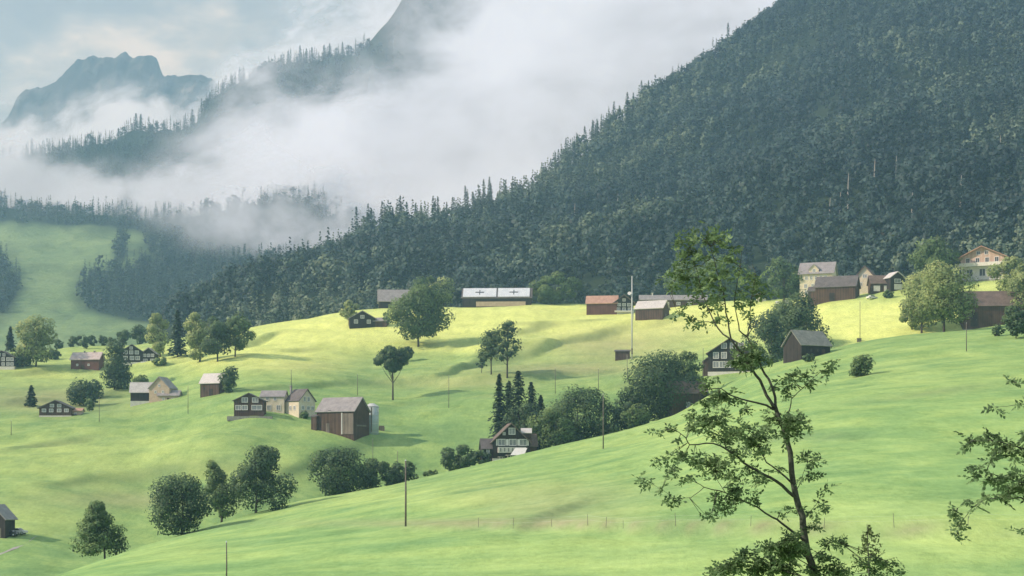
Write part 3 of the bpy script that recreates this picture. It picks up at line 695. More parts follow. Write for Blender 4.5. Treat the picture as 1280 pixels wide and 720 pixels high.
T('bush', 380, 523, 8, 12, 'bush', 'small bush at the right end of the cream farmhouse', 'leaf')
T('bush', 540, 600, 12, 22, 'bush', 'thin low shrub between the crest clump and the wide bush', 'leaf', Y=432)

# ------------------------------------------------------------------ buildings (sizes in photo pixels at the building's distance)
class House:
    def __init__(s, name, label, px, row, cat='house', Y=None, ymin=60, group=None):
        if Y is None: p = ground.hit(px, row, ymin)
        else: p = wpt(px, row, Y)
        s.s = p.y/F; s.root = empty(name, p); tag(s.root, label, cat, group); s.p = p
    def body(s, x, W, D, H, rise, ridge='x', rot=0, y=0, wall='brown', roof='r_grey', over=1.6, base=0, wins=(), gable=None, sink=14, door=None, z=0, shed=False):
        """x,y = centre bottom of the front wall. wins: (face,u,v,w,h)"""
        k = s.s; a = R(rot)
        T_ = Matrix.Translation((x*k, y*k, z*k)) @ Matrix.Rotation(a, 4, 'Z')
        W, D, H, rise, over, sk = W*k, D*k, H*k, rise*k, over*k, sink*k
        mb = MB(); x0, x1, y0, y1 = -W/2, W/2, 0, D; zb = -sk if not z else 0
        if shed:      # single slope, high at the back
            mb.add([(x0,y0,zb),(x1,y0,zb),(x1,y1,zb),(x0,y1,zb),(x0,y0,H),(x1,y0,H),(x1,y1,H+rise),(x0,y1,H+rise)],
              [(0,3,2,1),(4,5,6,7),(0,1,5,4),(1,2,6,5),(2,3,7,6),(3,0,4,7)])
        elif ridge == 'x':
            mb.add([(x0,y0,zb),(x1,y0,zb),(x1,y1,zb),(x0,y1,zb),(x0,y0,H),(x1,y0,H),(x1,y1,H),(x0,y1,H),(x0,D/2,H+rise),(x1,D/2,H+rise)],
              [(0,3,2,1),(0,1,5,4),(2,3,7,6),(1,2,6,9,5),(3,0,4,8,7),(4,5,9,8),(6,7,8,9)])
        else:
            mb.add([(x0,y0,zb),(x1,y0,zb),(x1,y1,zb),(x0,y1,zb),(x0,y0,H),(x1,y0,H),(x1,y1,H),(x0,y1,H),(0,y0,H+rise),(0,y1,H+rise)],
              [(0,3,2,1),(0,1,5,8,4),(2,3,7,9,6),(1,2,6,5),(3,0,4,7),(5,6,9,8),(7,4,8,9)])
        w_ = mb.build('wall', M[wall], s.root, M=T_)
        rf = MB(); t = max(.22, .8*k); e = .06; o = over
        if shed:
            sl = rise/D
            rf.slab((x0-o,y0-o,H-o*sl+t+e),(x1+o,y0-o,H-o*sl+t+e),(x1+o,y1+o,H+rise+o*sl+t+e),(x0-o,y1+o,H+rise+o*sl+t+e),t)
        elif ridge == 'x':
            sl = rise/(D/2); zt = H+rise+t+e; ze = H-o*sl+t+e
            rf.slab((x0-o,y0-o,ze),(x1+o,y0-o,ze),(x1+o,D/2,zt),(x0-o,D/2,zt),t)
            rf.slab((x1+o,y1+o,ze),(x0-o,y1+o,ze),(x0-o,D/2+.01,zt),(x1+o,D/2+.01,zt),t)
        else:
            sl = rise/(W/2); zt = H+rise+t+e; ze = H-o*sl+t+e
            rf.slab((x0-o,y1+o,ze),(x0-o,y0-o,ze),(0,y0-o,zt),(0,y1+o,zt),t)
            rf.slab((x1+o,y0-o,ze),(x1+o,y1+o,ze),(.01,y1+o,zt),(.01,y0-o,zt),t)
        r_ = rf.build('roof', M[roof], s.root, M=T_)
        if base:
            b = MB().box(x0-.06, x1+.06, y0-.06, y1+.06, -sk, base*k).build('foundation', M['white' if base > 0 else 'stone'], s.root, M=T_)
        s.last = (T_, W, D, H, rise, k); s.roofo = r_
        for wv in wins: s.win(*wv)
        return s
    def face(s, f):
        T_, W, D, H, rise, k = s.last
        if f == 'f': return T_
        if f == 'r': return T_ @ Matrix.Translation((W/2, D/2, 0)) @ Matrix.Rotation(R(90), 4, 'Z')
        if f == 'l': return T_ @ Matrix.Translation((-W/2, D/2, 0)) @ Matrix.Rotation(R(-90), 4, 'Z')
    def win(s, f, u, v, w, h, pane='pane', frame='frame', name='window', bars=True):
        k = s.s; A = s.face(f); x0, x1, z0, z1 = (u-w/2)*k, (u+w/2)*k, (v-h/2)*k, (v+h/2)*k; t = min(.16, w*k*.16); d = .10
        m = MB().box(x0-t,x1+t,-d,.02,z1,z1+t).box(x0-t,x1+t,-d-.05,.02,z0-t,z0).box(x0-t,x0,-d,.02,z0,z1).box(x1,x1+t,-d,.02,z0,z1)
        if bars:
            m.box((x0+x1)/2-t*.3,(x0+x1)/2+t*.3,-d*.6,.02,z0,z1)
        fr = m.build(name, M[frame], s.root, M=A)
        MB().box(x0,x1,-d*.35,.02,z0,z1).build('pane', M[pane], fr, M=A)
        return s
    def slab(s, name, mat, f, x0, x1, z0, z1, d0, d1):
        """box on a face: from d0 to d1 in front of the wall"""
        k = s.s; MB().box(x0*k,x1*k,-d1*k,-d0*k,z0*k,z1*k).build(name, M[mat], s.root, M=s.face(f)); return s
    def door(s, f, u, w, h, mat='frame', v0=0):
        k = s.s; A = s.face(f)
        d = MB().box((u-w/2)*k,(u+w/2)*k,-.07,.03,v0*k,(v0+h)*k).build('door', M[mat], s.root, M=A)
        MB().box((u+w*.3)*k,(u+w*.36)*k,-.14,-.07,(v0+h*.42)*k,(v0+h*.5)*k).build('handle', M['pole'], d, M=A); return s
    def chimney(s, u, v, w=1.6, h=4, mat='stone'):
        T_, W, D, H, rise, k = s.last
        MB().box((u-w/2)*k,(u+w/2)*k,(v-w/2)*k,(v+w/2)*k,H,H+rise+h*k).box((u-w*.7)*k,(u+w*.7)*k,(v-w*.7)*k,(v+w*.7)*k,H+rise+h*k,H+rise+(h+.6)*k).build('chimney', M[mat], s.roofo, M=T_); return s

def rowwin(f, us, v, w, h): return [(f, u, v, w, h) for u in us]

h = House('farmhouse', 'dark timber house with white windows cut by the left edge', 2, 462)
h.body(0, 32, 22, 15, 8, 'y', 0, wall='dark', roof='r_dark', base=4, wins=rowwin('f', (-10,-4,2,8,13), 13, 3, 3.6)+rowwin('f', (2,8,13), 7, 3, 3)+rowwin('f', (-3,3), 18.5, 2.6, 3))
h = House('barn', 'low red brown barn with a faded pink roof and two roof vents', 106, 462, 'barn')
h.body(0, 37, 18, 13, 8.5, 'x', -10, wall='red', roof='r_pink', wins=[('f',-10,6,2,2),('f',5,6,2,2)]); h.chimney(-4, 9, 1.6, 2).chimney(9, 9, 1.8, 2)
h.door('f', -3, 4, 6, 'brown')
h = House('chalet', 'dark chalet with many white windows and a second lower gable wing', 167, 455)
h.body(-2, 27, 20, 15, 9, 'y', 6, wall='dark', roof='r_dark', base=2.4, wins=rowwin('f', (-8,-1,6), 14.5, 4, 3.6)+rowwin('f', (-8,0,7), 7.5, 4.5, 4)+rowwin('f', (-1,), 20, 3, 2.6))
h.body(18, 19, 16, 13, 7, 'y', 0, y=3, wall='dark', roof='r_grey', wins=rowwin('f', (-5,0,5), 11, 3, 3)+rowwin('f', (-4,5), 4.5, 4.5, 3.4)); h.slab('balcony','frame','f',-9,9,1,3,0,4)
h = House('farmhouse', 'pale grey gabled farmhouse with a big front gable and a low tan wing', 192, 503)
h.body(-13, 34, 14, 14, 11, 'x', 4, y=6, wall='dark', roof='r_light', base=2)
h.body(7, 27, 24, 18, 13.5, 'y', -12, wall='tan', roof='r_grey', wins=rowwin('f', (-5,5), 13, 2.4, 3)+[('f',0,21,2.4,2.6)])
h.body(19, 26, 14, 8.5, 6, 'x', -6, y=-4, wall='tan', roof='r_grey', wins=[('f',-6,4,2.4,2.4),('f',6,4,2.4,2.4)]); h.door('f', 0, 3, 5.5, 'brown')
h = House('chalet', 'low brown chalet with two rows of white windows among bushes', 69, 521)
h.body(0, 40, 24, 11, 9, 'y', 0, wall='brown', roof='r_dark', over=2.4, base=1.6, wins=rowwin('f', (-14,-5,5,14), 8, 4.2, 3.2)+rowwin('f', (-4,5), 14, 4, 3))
h.body(24, 14, 14, 7.5, 3, 'x', 0, y=6, wall='tan', roof='r_orange', wins=[('f',0,4,2.4,2.4)]); h.slab('balcony','dark','f',-10,2,2,3,0,3)
h = House('barn', 'lone weathered barn with a bright sheet metal roof on the left slope', 262, 495, 'barn')
h.body(0, 28, 20, 16.5, 11.5, 'x', -24, wall='brown', roof='r_light', wins=[]); h.door('f', 2, 5, 9, 'dark'); h.win('f', -8, 10, 1.8, 2, 'panedark', 'brown')
h = House('chalet', 'brown timber chalet with white windows joined to the cream farmhouse', 311, 520)
h.body(0, 37, 24, 19, 9, 'y', 0, wall='brown', roof='r_dark', over=2, wins=rowwin('f', (-5,8), 20, 6.5, 5)+rowwin('f', (-13,-5), 10.5, 6, 5)+[('f',10,10.5,12,5.2)])
h.slab('terrace','stone','f',-26,30,-6,-.5,.3,8)
h = House('farmhouse', 'long cream farmhouse with a grey roof and steep dark gable wing', 346, 516)
h.body(-6, 30, 22, 20, 7.5, 'x', -6, y=2, wall='cream', roof='r_grey', wins=rowwin('f', (-6,3.5), 17.5, 3, 3.4)+rowwin('f', (-4,8), 6.5, 4.5, 5.5), over=1.4)
h.body(20, 24, 27, 15, 14, 'x', -42, y=-3, wall='cream', roof='r_dark', wins=rowwin('r', (-4,2.5), 17, 3, 5)+rowwin('r', (-7,2,9), 6, 4, 4)+rowwin('f', (-4,4), 6, 3.4, 4.5))
h.chimney(-12, 8, 2.2, 5)
h = House('barn', 'large brown barn with a grey roof and a pale sliding door beside the silo', 419, 543, 'barn')
h.body(0, 55, 36, 29, 17, 'x', -27, wall='brown', roof='r_grey', over=2, wins=[])
h.slab('sliding_door', 'greywood', 'f', 11, 27, 0, 26, .2, .9); h.slab('door_frame', 'galv', 'f', 9.6, 11, 0, 27, .2, 1.2); h.door('f', -11, 5, 14, 'greywood')
h.slab('plank_rail','greywood','r',-12,10,10,12,.1,.8); h.slab('skylight','panedark','f',-10,-6,29.9,30.4,.1,1); h.body(-28, 8, 22, 22, 3, 'x', -27, y=10, wall='brown', roof='r_dark', over=.6)
h = House('barn', 'light grey roofed barn behind the great maple', 497, 388, 'barn', ymin=855)
h.body(0, 46, 24, 11, 14, 'x', 6, wall='dark', roof='r_grey', over=2); h.door('f', -6, 5, 8, 'brown')
h = House('chalet', 'small dark chalet with a long low sloping roof on the ridge', 455, 410)
h.body(-2, 32, 18, 12, 9, 'y', 10, wall='dark', roof='r_grey', over=2, wins=rowwin('f', (-8,8), 8, 4, 4)+[('f',0,14,4,3.4)]); h.body(20, 16, 14, 9, 4, 'x', -10, y=2, wall='brown', roof='r_grey'); h.slab('garage_door','dark','f',-4,3,0,6,.2,.6)
h = House('barn', 'long barn whose roof is covered by two bright solar arrays', 621, 384, 'barn', ymin=862)
h.body(0, 86, 22, 12, 12, 'x', -3, wall='dark', roof='r_dark', over=1.4, base=0)
k = h.s; T_, W_, D_, H_, ri_, _ = h.last; sl = ri_/(D_/2); tt = .22 if .8*k < .22 else .8*k
for a0, a1 in ((-42.5,-.8),(1.2,41)):
    y0, y1 = -.8*k, D_/2-1.0*k; z0 = H_+y0*sl+tt+.5; z1 = H_+y1*sl+tt+.5
    sp = MB().slab((a0*k,y0,z0),(a1*k,y0,z0),(a1*k,y1,z1),(a0*k,y1,z1),.2).build('solar_panel', M['solar'], h.root, M=T_)
    c = (a0+a1)/2*k; q = MB()
    for (xa, xb, fa, fb) in ((-.5,.5,.22,.76),(-5.5,5.5,.45,.55)):
        ya, yb = y0+(y1-y0)*fa, y0+(y1-y0)*fb; q.slab((c+xa*k,ya,H_+ya*sl+tt+.62),(c+xb*k,ya,H_+ya*sl+tt+.62),(c+xb*k,yb,H_+yb*sl+tt+.62),(c+xa*k,yb,H_+yb*sl+tt+.62),.1)
    q.build('roof_hatch', M['solarline'], sp, M=T_)
h.slab('plaster_panel','tan','f',-26,36,1,7,.1,.9); h.slab('loading_opening','dark','f',-40,-28,0,10,.1,.8)
h = House('farmhouse', 'barn house with an orange roofed byre and a dark gabled front with balcony', 762, 393, ymin=600)
h.body(-10, 38, 20, 14, 9.5, 'x', -8, wall='red', roof='r_orange', over=1.4)
h.body(18, 24, 22, 15, 9, 'y', 4, y=-1, wall='dark', roof='r_brown', over=3, base=3, wins=rowwin('f', (-6,0,6), 12, 3.4, 3)+[('f',0,18,3,2.6)]+rowwin('f', (-7,0,7), 6.5, 3.6, 3)); h.slab('balcony','white','f',-12,12,2.5,4.5,0,3)
h = House('barn', 'small brown barn with a nearly white roof on the bright meadow', 811, 400, 'barn', ymin=600)
h.body(0, 36, 26, 14.5, 10, 'x', -24, wall='brown', roof='r_light', over=1.6); h.door('r', 0, 4, 8, 'greywood')
h = House('shed', 'long low grey shed half hidden behind the bare branches', 842, 384, 'shed', ymin=800)
h.body(0, 84, 14, 9, 6, 'x', 0, wall='brown', roof='r_grey', over=1, wins=rowwin('f', (-26,-18,-8,6,20), 4.5, 4, 3)); h.chimney(-26, 7, 1.5, 3, 'white')
h = House('hut', 'tiny plank hut beside the tall mast', 778, 450, 'hut', ymin=560)
h.body(0, 18, 10, 10.5, 2, shed=True, rot=-6, wall='brown', roof='r_dark', over=1.2); h.door('f', 6, 3, 7, 'greywood')
h = House('chalet', 'three storey dark timber chalet with rows of white windows behind the near rowan', 912, 467)
h.body(1, 56, 32, 26, 18, 'y', -12, wall='dark', roof='r_brown', over=3, base=2.6, wins=rowwin('f', (-8,3,13), 35, 6, 6)+rowwin('f', (-18,-8,12), 23, 6, 7)+rowwin('f', (-18,-10,-1,11), 11.5, 6.6, 7))
h.body(-27, 12, 20, 15, 5, 'y', -12, y=8, wall='brown', roof='r_dark', over=1)
h.body(24, 18, 26, 20, 8, 'x', -12, y=8, wall='dark', roof='r_brown', over=2)
h = House('barn', 'dark barn with a mossy grey roof sloping to the right below the tall dark tree', 1018, 446, 'barn', ymin=470)
h.body(2, 46, 36, 15, 18, 'x', 30, wall='dark', roof='r_green', over=2.4, wins=[('f',-8,8,2.4,3,'panedark','brown'),('f',3,8,2.4,3,'panedark','brown')]); h.door('f', 12, 5, 10, 'brown')
h = House('barn', 'brown barn half hidden at the right side of the largest dark round tree', 862, 513, 'barn', Y=474)
h.body(0, 46, 28, 22, 14, 'x', 12, wall='brown', roof='r_brown', over=2, wins=[('f',-2,7,4,6)]); h.door('f', 10, 5, 10, 'frame')
h = House('chalet', 'black timber chalet with white shuttered windows and a white awning on the crest', 634, 577, Y=452)
h.body(5, 46, 34, 25, 22, 'y', 8, wall='dark', roof='r_brown', over=3, base=4, wins=rowwin('f', (-12,2,15), 24, 8, 7)+[('f',1,38,7,7),('f',-9,35,2.6,3)])
T_, W_, D_, H_, ri_, k = h.last
for u in (-18.2,-5.6,-4.2,8.6,9.6,21.2): h.slab('shutter','frame','f',u-.9,u+.9,20,28,.05,.45)
h.slab('balcony','white','f',-17,18,11,18,.2,5)
for u in (-14,-9,-4,1,6,11,16): h.slab('baluster','shutter','f',u-.8,u+.8,12.5,17,5,5.3)
h.body(-24, 14, 26, 16, 12, 'x', 8, y=-2, wall='dark', roof='r_dark', over=1.6, wins=[('f',0,13,3,5)])
aw = MB().slab((4*k,-15*k,8*k),(21*k,-15*k,8*k),(25*k,-6.5*k,17*k),(10*k,-6.5*k,17*k),.12).build('awning', M['frame'], h.root)
h.body(24, 11, 12, 6, 5, 'x', 0, y=10, wall='brown', roof='r_light', over=1.5, z=30, sink=0)
h.body(27, 20, 26, 20, 14, 'x', 8, y=10, wall='brown', roof='r_brown', over=2)
h = House('farmhouse', 'cream three storey house with a grey hip roof and small front dormer', 1021, 366, ymin=640)
h.body(-1, 41, 30, 27, 14, 'x', -20, wall='cream', roof='r_grey', over=2.4, wins=rowwin('f', (-12,-6,0,6,12), 21, 3, 4.2)+rowwin('f', (-13,-4,5,13), 11, 3.2, 4.4)+rowwin('r', (-7,0,7), 21, 3, 4)+[('r',0,31,3,3.6)]+rowwin('f', (-12,0,12), 3.5, 3, 4))
h.body(-3.5, 12, 12, 6, 6, 'y', -20, y=1, z=25.5, wall='cream', roof='r_grey', over=1.2, wins=[('f',0,4.5,3,3.6)], sink=0)
h = House('barn', 'brown barn with a dark grey roof in front of the cream house', 1046, 376, 'barn', ymin=600)
h.body(-2, 50, 28, 18, 13.5, 'x', -22, wall='brown', roof='r_dark', over=1.8); h.door('f', -4, 7, 10, 'dark'); h.body(-28, 12, 16, 13, 6, 'x', -22, y=13, wall='brown', roof='r_dark', over=1)
h = House('farmhouse', 'cream gabled house with a brown roof falling away to the right', 1081, 367, ymin=650)
h.body(0, 30, 30, 17, 17, 'y', -22, wall='cream', roof='r_brown', over=2.4, wins=rowwin('f', (-5,5), 12, 3, 4)+[('f',0,22,5,4)]); h.door('f', 6, 4, 8, 'dark')
h = House('shed', 'brown hipped roof shed with pale doors between the cream house and white roofed shed', 1103, 365, 'shed', ymin=660)
h.body(0, 28, 20, 11, 10, 'x', 0, wall='brown', roof='r_brown', over=1.6, base=0); h.slab('garage_door','white','f',-11,-3,1,8,.1,.6); h.slab('garage_door','white','f',2,10,1,8,.1,.6)
h = House('shed', 'small shed with a bright white slanting roof near the dark green tree', 1122, 363, 'shed', ymin=670)
h.body(0, 20, 18, 16, 7, 'y', 18, wall='dark', roof='r_light', over=2, wins=[('f',0,12,8,4)]); h.slab('garage_door','white','f',-5,6,1,8,.1,.6)
h = House('chalet', 'large chalet with an orange tiled roof, timber gable and white ground floor', 1226, 350, ymin=640)
h.body(2, 54, 56, 29, 12.5, 'y', -30, wall='white', roof='r_orange', over=6, base=0)
T_, W_, D_, H_, ri_, k = h.last
mb = MB(); w2 = W_/2+.05; d_ = .15
mb.add([(-w2,-d_,19*k),(w2,-d_,19*k),(w2,-d_,H_),(0,-d_,H_+ri_-.1),(-w2,-d_,H_),(-w2,.01,19*k),(w2,.01,19*k),(w2,.01,H_),(0,.01,H_+ri_-.1),(-w2,.01,H_)],
       [(0,1,2,3,4),(9,8,7,6,5),(0,5,6,1),(1,6,7,2),(2,7,8,3),(3,8,9,4),(4,9,5,0)])
mb.build('timber_gable', M['lightwood'], h.root, M=T_)
MB().box(W_/2+.01,W_/2+d_,0.02,D_,19*k,H_-.3).build('timber_cladding', M['lightwood'], h.root, M=T_)
for (f,u,v,w,hh) in rowwin('f', (-18,-6,6,18), 25, 4.4, 5.4)+rowwin('f', (-5,5), 34, 4, 4)+rowwin('f', (-16,0,14), 9.5, 7, 8.5)+rowwin('r', (-14,0,14), 9, 4, 6): 
    k_ = h.last
    h.last = (T_ @ Matrix.Translation((0,-.16,0)) if f == 'f' and v > 19 else T_, W_, D_, H_, ri_, k); h.win(f,u,v,w,hh,'panedark')
h.last = (T_, W_, D_, H_, ri_, k)
h.slab('balcony','white','f',-33,33,17,21.5,.2,7); h.slab('balcony','white','r',-24,20,17,21.5,.2,5); h.slab('terrace','stone','f',-30,30,-5,-.5,.2,10); h.slab('parasol_post','frame','f',-6,-3,-5,1,9,10)
h = House('barn', 'long dark brown barn with a wide grey brown roof at the right edge', 1240, 408, 'barn', ymin=545)
h.body(6, 82, 34, 27, 18, 'x', -4, wall='brown', roof='r_brown', over=2.4, base=-3, wins=[]); h.door('f', -28, 9, 18, 'dark')
h = House('barn', 'dark barn cut by the left edge next to the parked cars', -8, 672, 'barn')
h.body(0, 32, 24, 24, 16, 'y', -14, wall='dark', roof='r_grey', over=3); h.door('f', 8, 5, 12, 'greywood')
h = House('hut', 'small white garden hut behind the upper branches of the near rowan', 952, 377, 'hut', ymin=760)
h.body(0, 11, 8, 9, 4, 'y', 0, wall='white', roof='r_light', over=.8, wins=[('f',0,5,3,3)])

# silo
p = ground.hit(465, 541); s = p.y/F; root = empty('silo', p); tag(root, 'pale blue grey cylindrical silo at the right end of the large barn', 'silo')
r_ = 8.4*s; hh = 33*s
MB().tube([(0,0,-1.5),(0,0,hh)], [r_, r_], 28).build('tank', M['silo'], root, True)
for f in (.02,.34,.66,.985): MB().tube([(0,0,hh*f-.09),(0,0,hh*f+.09)], [r_+.06, r_+.06], 28).build('hoop', M['galv'], root)
MB().tube([(0,0,hh),(0,0,hh+.9)], [r_*1.04, r_*.35], 28).build('lid', M['galv'], root)
for sx in (-.86,.86): MB().box(sx*r_-.35,sx*r_+.35,-r_*.62,-r_*.5,hh*.8,hh*.93).build('bracket', M['frame'], root)
MB().box(-.18,.18,-r_-.12,-r_+.02,.2,hh*.95).build('ladder', M['pole'], root)
p = ground.hit(477, 538); tag(MB().box(-.9,.9,-.5,.5,-.3,1.2).box(-.75,.75,-.35,.35,1.2,1.45).build('feed_box', M['greywood'], M=Matrix.Translation(p)), 'small wooden box on the grass right of the silo', 'box')

# ------------------------------------------------------------------ poles, mast, fence
def pole(px, row, hpx, label, ymin=60, Y=None, name='utility_pole', r=.14, group=None):
    p = ground.hit(px, row, ymin) if Y is None else Vector(((px-CX)*Y/F, Y, ground.z((px-CX)*Y/F, Y)))
    s = p.y/F; h = hpx*s if Y is None else (HZ-(row-hpx))*s-p.z
    root = empty(name, p); tag(root, label, 'pole', group)
    MB().tube([(0,0,-.8),(0.02,0,h*.5),(0,.03,h)], [r*.85, r*.7, r*.52], 8).build('post', M['pole'], root, True)
    MB().tube([(0,0,h),(0,0,h+.12)], [r*.8, r*.3], 8).build('cap', M['galv'], root)
    return root, p, h
pole(507, 658, 82, 'tallest pole on the near meadow, standing before the crest clump')
pole(283, 726, 48, 'pole at the bottom edge of the near meadow, left of centre', r=.075)
pole(754, 561, 68, 'pole on the crest right of the wide dark tree', r=.16)
pole(497, 610, 46, 'short pole behind the crest clump', Y=450, r=.12)
pole(466, 585, 36, 'faint pole above the crest clump, right of the large barn', ymin=430, r=.12)
pole(235, 517, 34, 'thin pole on the slope above the pointed trees, left of the lone barn', r=.12)
pole(364, 482, 20, 'short pole on the bright slope above the cream farmhouse', r=.14)
pole(447, 494, 26, 'pole rising behind the roof of the large barn', r=.14)
pole(561, 510, 40, 'thin pole in the middle of the green slope below the maple', r=.13)
pole(694, 492, 32, 'pole left of the wide dark tree, on the middle slope', r=.13)
pole(748, 488, 27, 'pole above the wide dark tree, on the middle slope', r=.13)
pole(784, 478, 32, 'pole just below the tiny plank hut', r=.14)
pole(879, 475, 40, 'pole at the left corner of the three storey chalet', Y=500, r=.13)
pole(1075, 431, 54, 'tall thin pole with a box at its foot on the bright meadow', ymin=505, r=.14)
pole(1208, 439, 35, 'pole on the green slope below the long dark barn', r=.14)
pole(14, 544, 18, 'short pole on the slope at the far left', r=.13)
pole(124, 527, 30, 'short pole right of the low brown chalet', r=.12)
p = ground.hit(1074, 427, 505); tag(MB().box(-.7,.7,-.4,.4,-.3,1.0).box(-.8,.8,-.5,.5,1.0,1.12).build('junction_box', M['pole'], M=Matrix.Translation(p)), 'small box at the foot of the tall thin pole on the bright meadow', 'box')
# pale mast
p = ground.hit(790, 449, 560); s = p.y/F; h = 104*s; root = empty('mast', p); tag(root, 'tall pale steel mast with small antennas beside the plank hut', 'mast')
MB().tube([(0,0,-1),(0,0,h*.6),(0,0,h)], [.34,.27,.18], 10).build('post', M['galv'], root, True)
d = MB().tube([(-.3,0,h*.76),(-1.0,-.2,h*.785)], [.08,.08], 6).build('bracket', M['galv'], root)
MB().tube([(-1.0,-.35,h*.785),(-1.05,-.75,h*.79)], [.55,.75], 14).build('dish', M['frame'], d)
MB().box(-.28,.28,-.42,-.2,h*.06,h*.13).build('junction_box', M['pole'], root)
MB().tube([(.5,0,h*.48),(.5,0,h*.62)], [.12,.12], 6).box(.2,.5,-.04,.04,h*.55,h*.56).build('antenna', M['galv'], root)
# fence along the near meadow: posts with one wire
fr = empty('pasture_fence', ground.hit(905, 658)); tag(fr, 'low pasture fence of thin posts crossing the near meadow', 'fence')
pp = []
for i, px_ in enumerate((598,641,690,735,757,779,845,938,1030,1118,1210,1290)):
    p = ground.hit(px_, 659+2*math.sin(i*1.7)); pp.append(p)
    hp = 1.0+.22*math.sin(i*2.3)
    MB().tube([p-Vector((0,0,.5)), p+Vector((.10*math.sin(i*1.9),0,hp))], [.026,.02], 6).build('post', M['pole'], fr, M=Matrix.Translation(-fr.location))
w = MB()
w.tube([q+Vector((0,0,.95)) for q in pp], [.003]*len(pp), 4); w.tube([q+Vector((0,0,.55)) for q in pp], [.003]*len(pp), 4)
w.build('wire', M['galv'], fr, M=Matrix.Translation(-fr.location))
# white things: outdoor tables and garden furniture before the crest chalet
def garden_table(px, Y, label, r=.8):
    x = (px-CX)*Y/F; p = Vector((x, Y, ground.z(x, Y))); root = empty('garden_table', p); tag(root, label, 'table')
    MB().tube([(0,0,1.0),(0,0,1.06)], [r*1.15,r*1.15], 20).build('tabletop', M['frame'], root)
    for a in (45,135,225,315): MB().tube([(math.cos(R(a))*r*.7,math.sin(R(a))*r*.7,-.1),(math.cos(R(a))*r*.6,math.sin(R(a))*r*.6,1.0)],[.05,.05],6).build('leg', M['frame'], root)
garden_table(626.5, 446.5, 'round white garden table, left of the two before the crest chalet')
garden_table(636.5, 446.5, 'round white garden table, right of the two before the crest chalet')

def car(px, row, label, paint, rz, ymin=60, name='parked_car', Y=None):
    p = ground.hit(px, row, ymin); root = empty(name, p, rz); tag(root, label, 'car')
    prof = [(-2.15,.35),(-2.2,.75),(-2.1,.92),(-1.5,1.0),(-1.05,1.42),(.45,1.45),(1.15,.98),(2.0,.85),(2.15,.6),(2.1,.35)]
    def prism(pf, y0, y1, taper=1.0):
        n = len(pf); b = MB(); b.add([(x, y0, z) for x, z in pf]+[(x, y1, z) for x, z in pf], [tuple(range(n)), tuple(range(2*n-1, n-1, -1))]+[(i, n+i, n+(i+1)%n, (i+1)%n) for i in range(n)]); return b
    prism(prof, -.86, .86).build('body', M[paint], root)
    prism([(-1.35,1.02),(-1.0,1.36),(.4,1.38),(.98,1.0)], -.88, .88).build('side_window', M['panedark'], root)
    MB().slab((.52,-.7,1.40),(1.13,-.74,1.02),(1.13,.74,1.02),(.52,.7,1.40),-.03).build('windscreen', M['panedark'], root)
    for sx in (-1.35,1.35):
        for sy in (-.78,.78):
            wh = MB().tube([(sx,sy-.1,.33),(sx,sy+.1,.33)], [.33,.33], 16).build('wheel', M['rubber'], root)
            MB().tube([(sx,sy+(.1 if sy>0 else -.1),.33),(sx,sy+(.12 if sy>0 else -.12),.33)], [.2,.18], 12).build('rim', M['galv'], wh)
    for sy in (-.6,.6): MB().box(2.08,2.18,sy-.16,sy+.16,.6,.75).build('headlight', M['frame'], root)
car(12, 670, 'dark parked car with bright front beside the cut-off barn, the nearer one', 'carblack', R(-12))
car(22, 668, 'white parked car right behind the dark one beside the cut-off barn', 'carwhite', R(-8))
car(1090, 374, 'white parked car below the cream gabled house', 'carwhite', R(25), 600)
car(972, 381, 'white parked car near the white garden hut, left of the two', 'carwhite', R(80), 700)
car(984, 380, 'white parked car near the white garden hut, right of the two', 'carwhite', R(60), 700)
# gravel track by the cut-off barn
tp = [ground.hit(a, b) for a, b in ((44,671),(39,675),(34,679),(26,683),(14,687),(0,693),(-20,700))]
mb = MB(); n = len(tp)
vs = []
for q in tp:
    for dy in (-2.2, 2.2): vs.append((q.x, q.y+dy, ground.z(q.x, q.y+dy)+.06))
mb.add(vs, [(2*i, 2*i+2, 2*i+3, 2*i+1) for i in range(n-1)])
tag(mb.build('gravel_path', M['path']), kind='structure')

# ------------------------------------------------------------------ near rowan tree
NB = 52.0
def fgpt(px, row, Y): return wpt(px, row, Y)
def leaf_sprays(C, n, s, rng, length=.145, wid=.066):
    """compound leaves: little leaflets either side of a drooping rachis. C (n,3) origins"""
    V = []; T_ = []; n = len(C)
    d = rng.normal(size=(n, 3)); d[:, 2] = d[:, 2]*.5-.25; d /= np.linalg.norm(d, axis=1, keepdims=True)
    up = np.array([0, 0, 1.])+rng.normal(size=(n, 3))*.5
    side = np.cross(d, up); side /= np.linalg.norm(side, axis=1, keepdims=True)
    tn = np.clip(rng.normal(.45, .25, n), 0, 1)
    for k in range(5):
        for sg in ((-1, 1) if k < 4 else (0,)):
            o = C+d*(.055*(k+.4))*s
            dirr = side*sg*.85+d*(.5 if sg else 1)+rng.normal(size=(n, 3))*.22; dirr /= np.linalg.norm(dirr, axis=1, keepdims=True)
            nn = np.cross(dirr, rng.normal(size=(n, 3))*.5+np.cross(d, side)); nn /= np.linalg.norm(nn, axis=1, keepdims=True)
            L = length*s*rng.uniform(.7, 1.15, (n, 1)); Wd = wid*s*rng.uniform(.7, 1.2, (n, 1))
            V.append(np.stack([o, o+dirr*L*.45+nn*Wd*.55, o+dirr*L, o+dirr*L*.5-nn*Wd*.55], 1)); T_.append(np.repeat(tn+rng.normal(size=n)*.1, 4))
    V = np.concatenate(V).reshape(-1, 3); return V, np.clip(np.concatenate(T_), 0, 1)
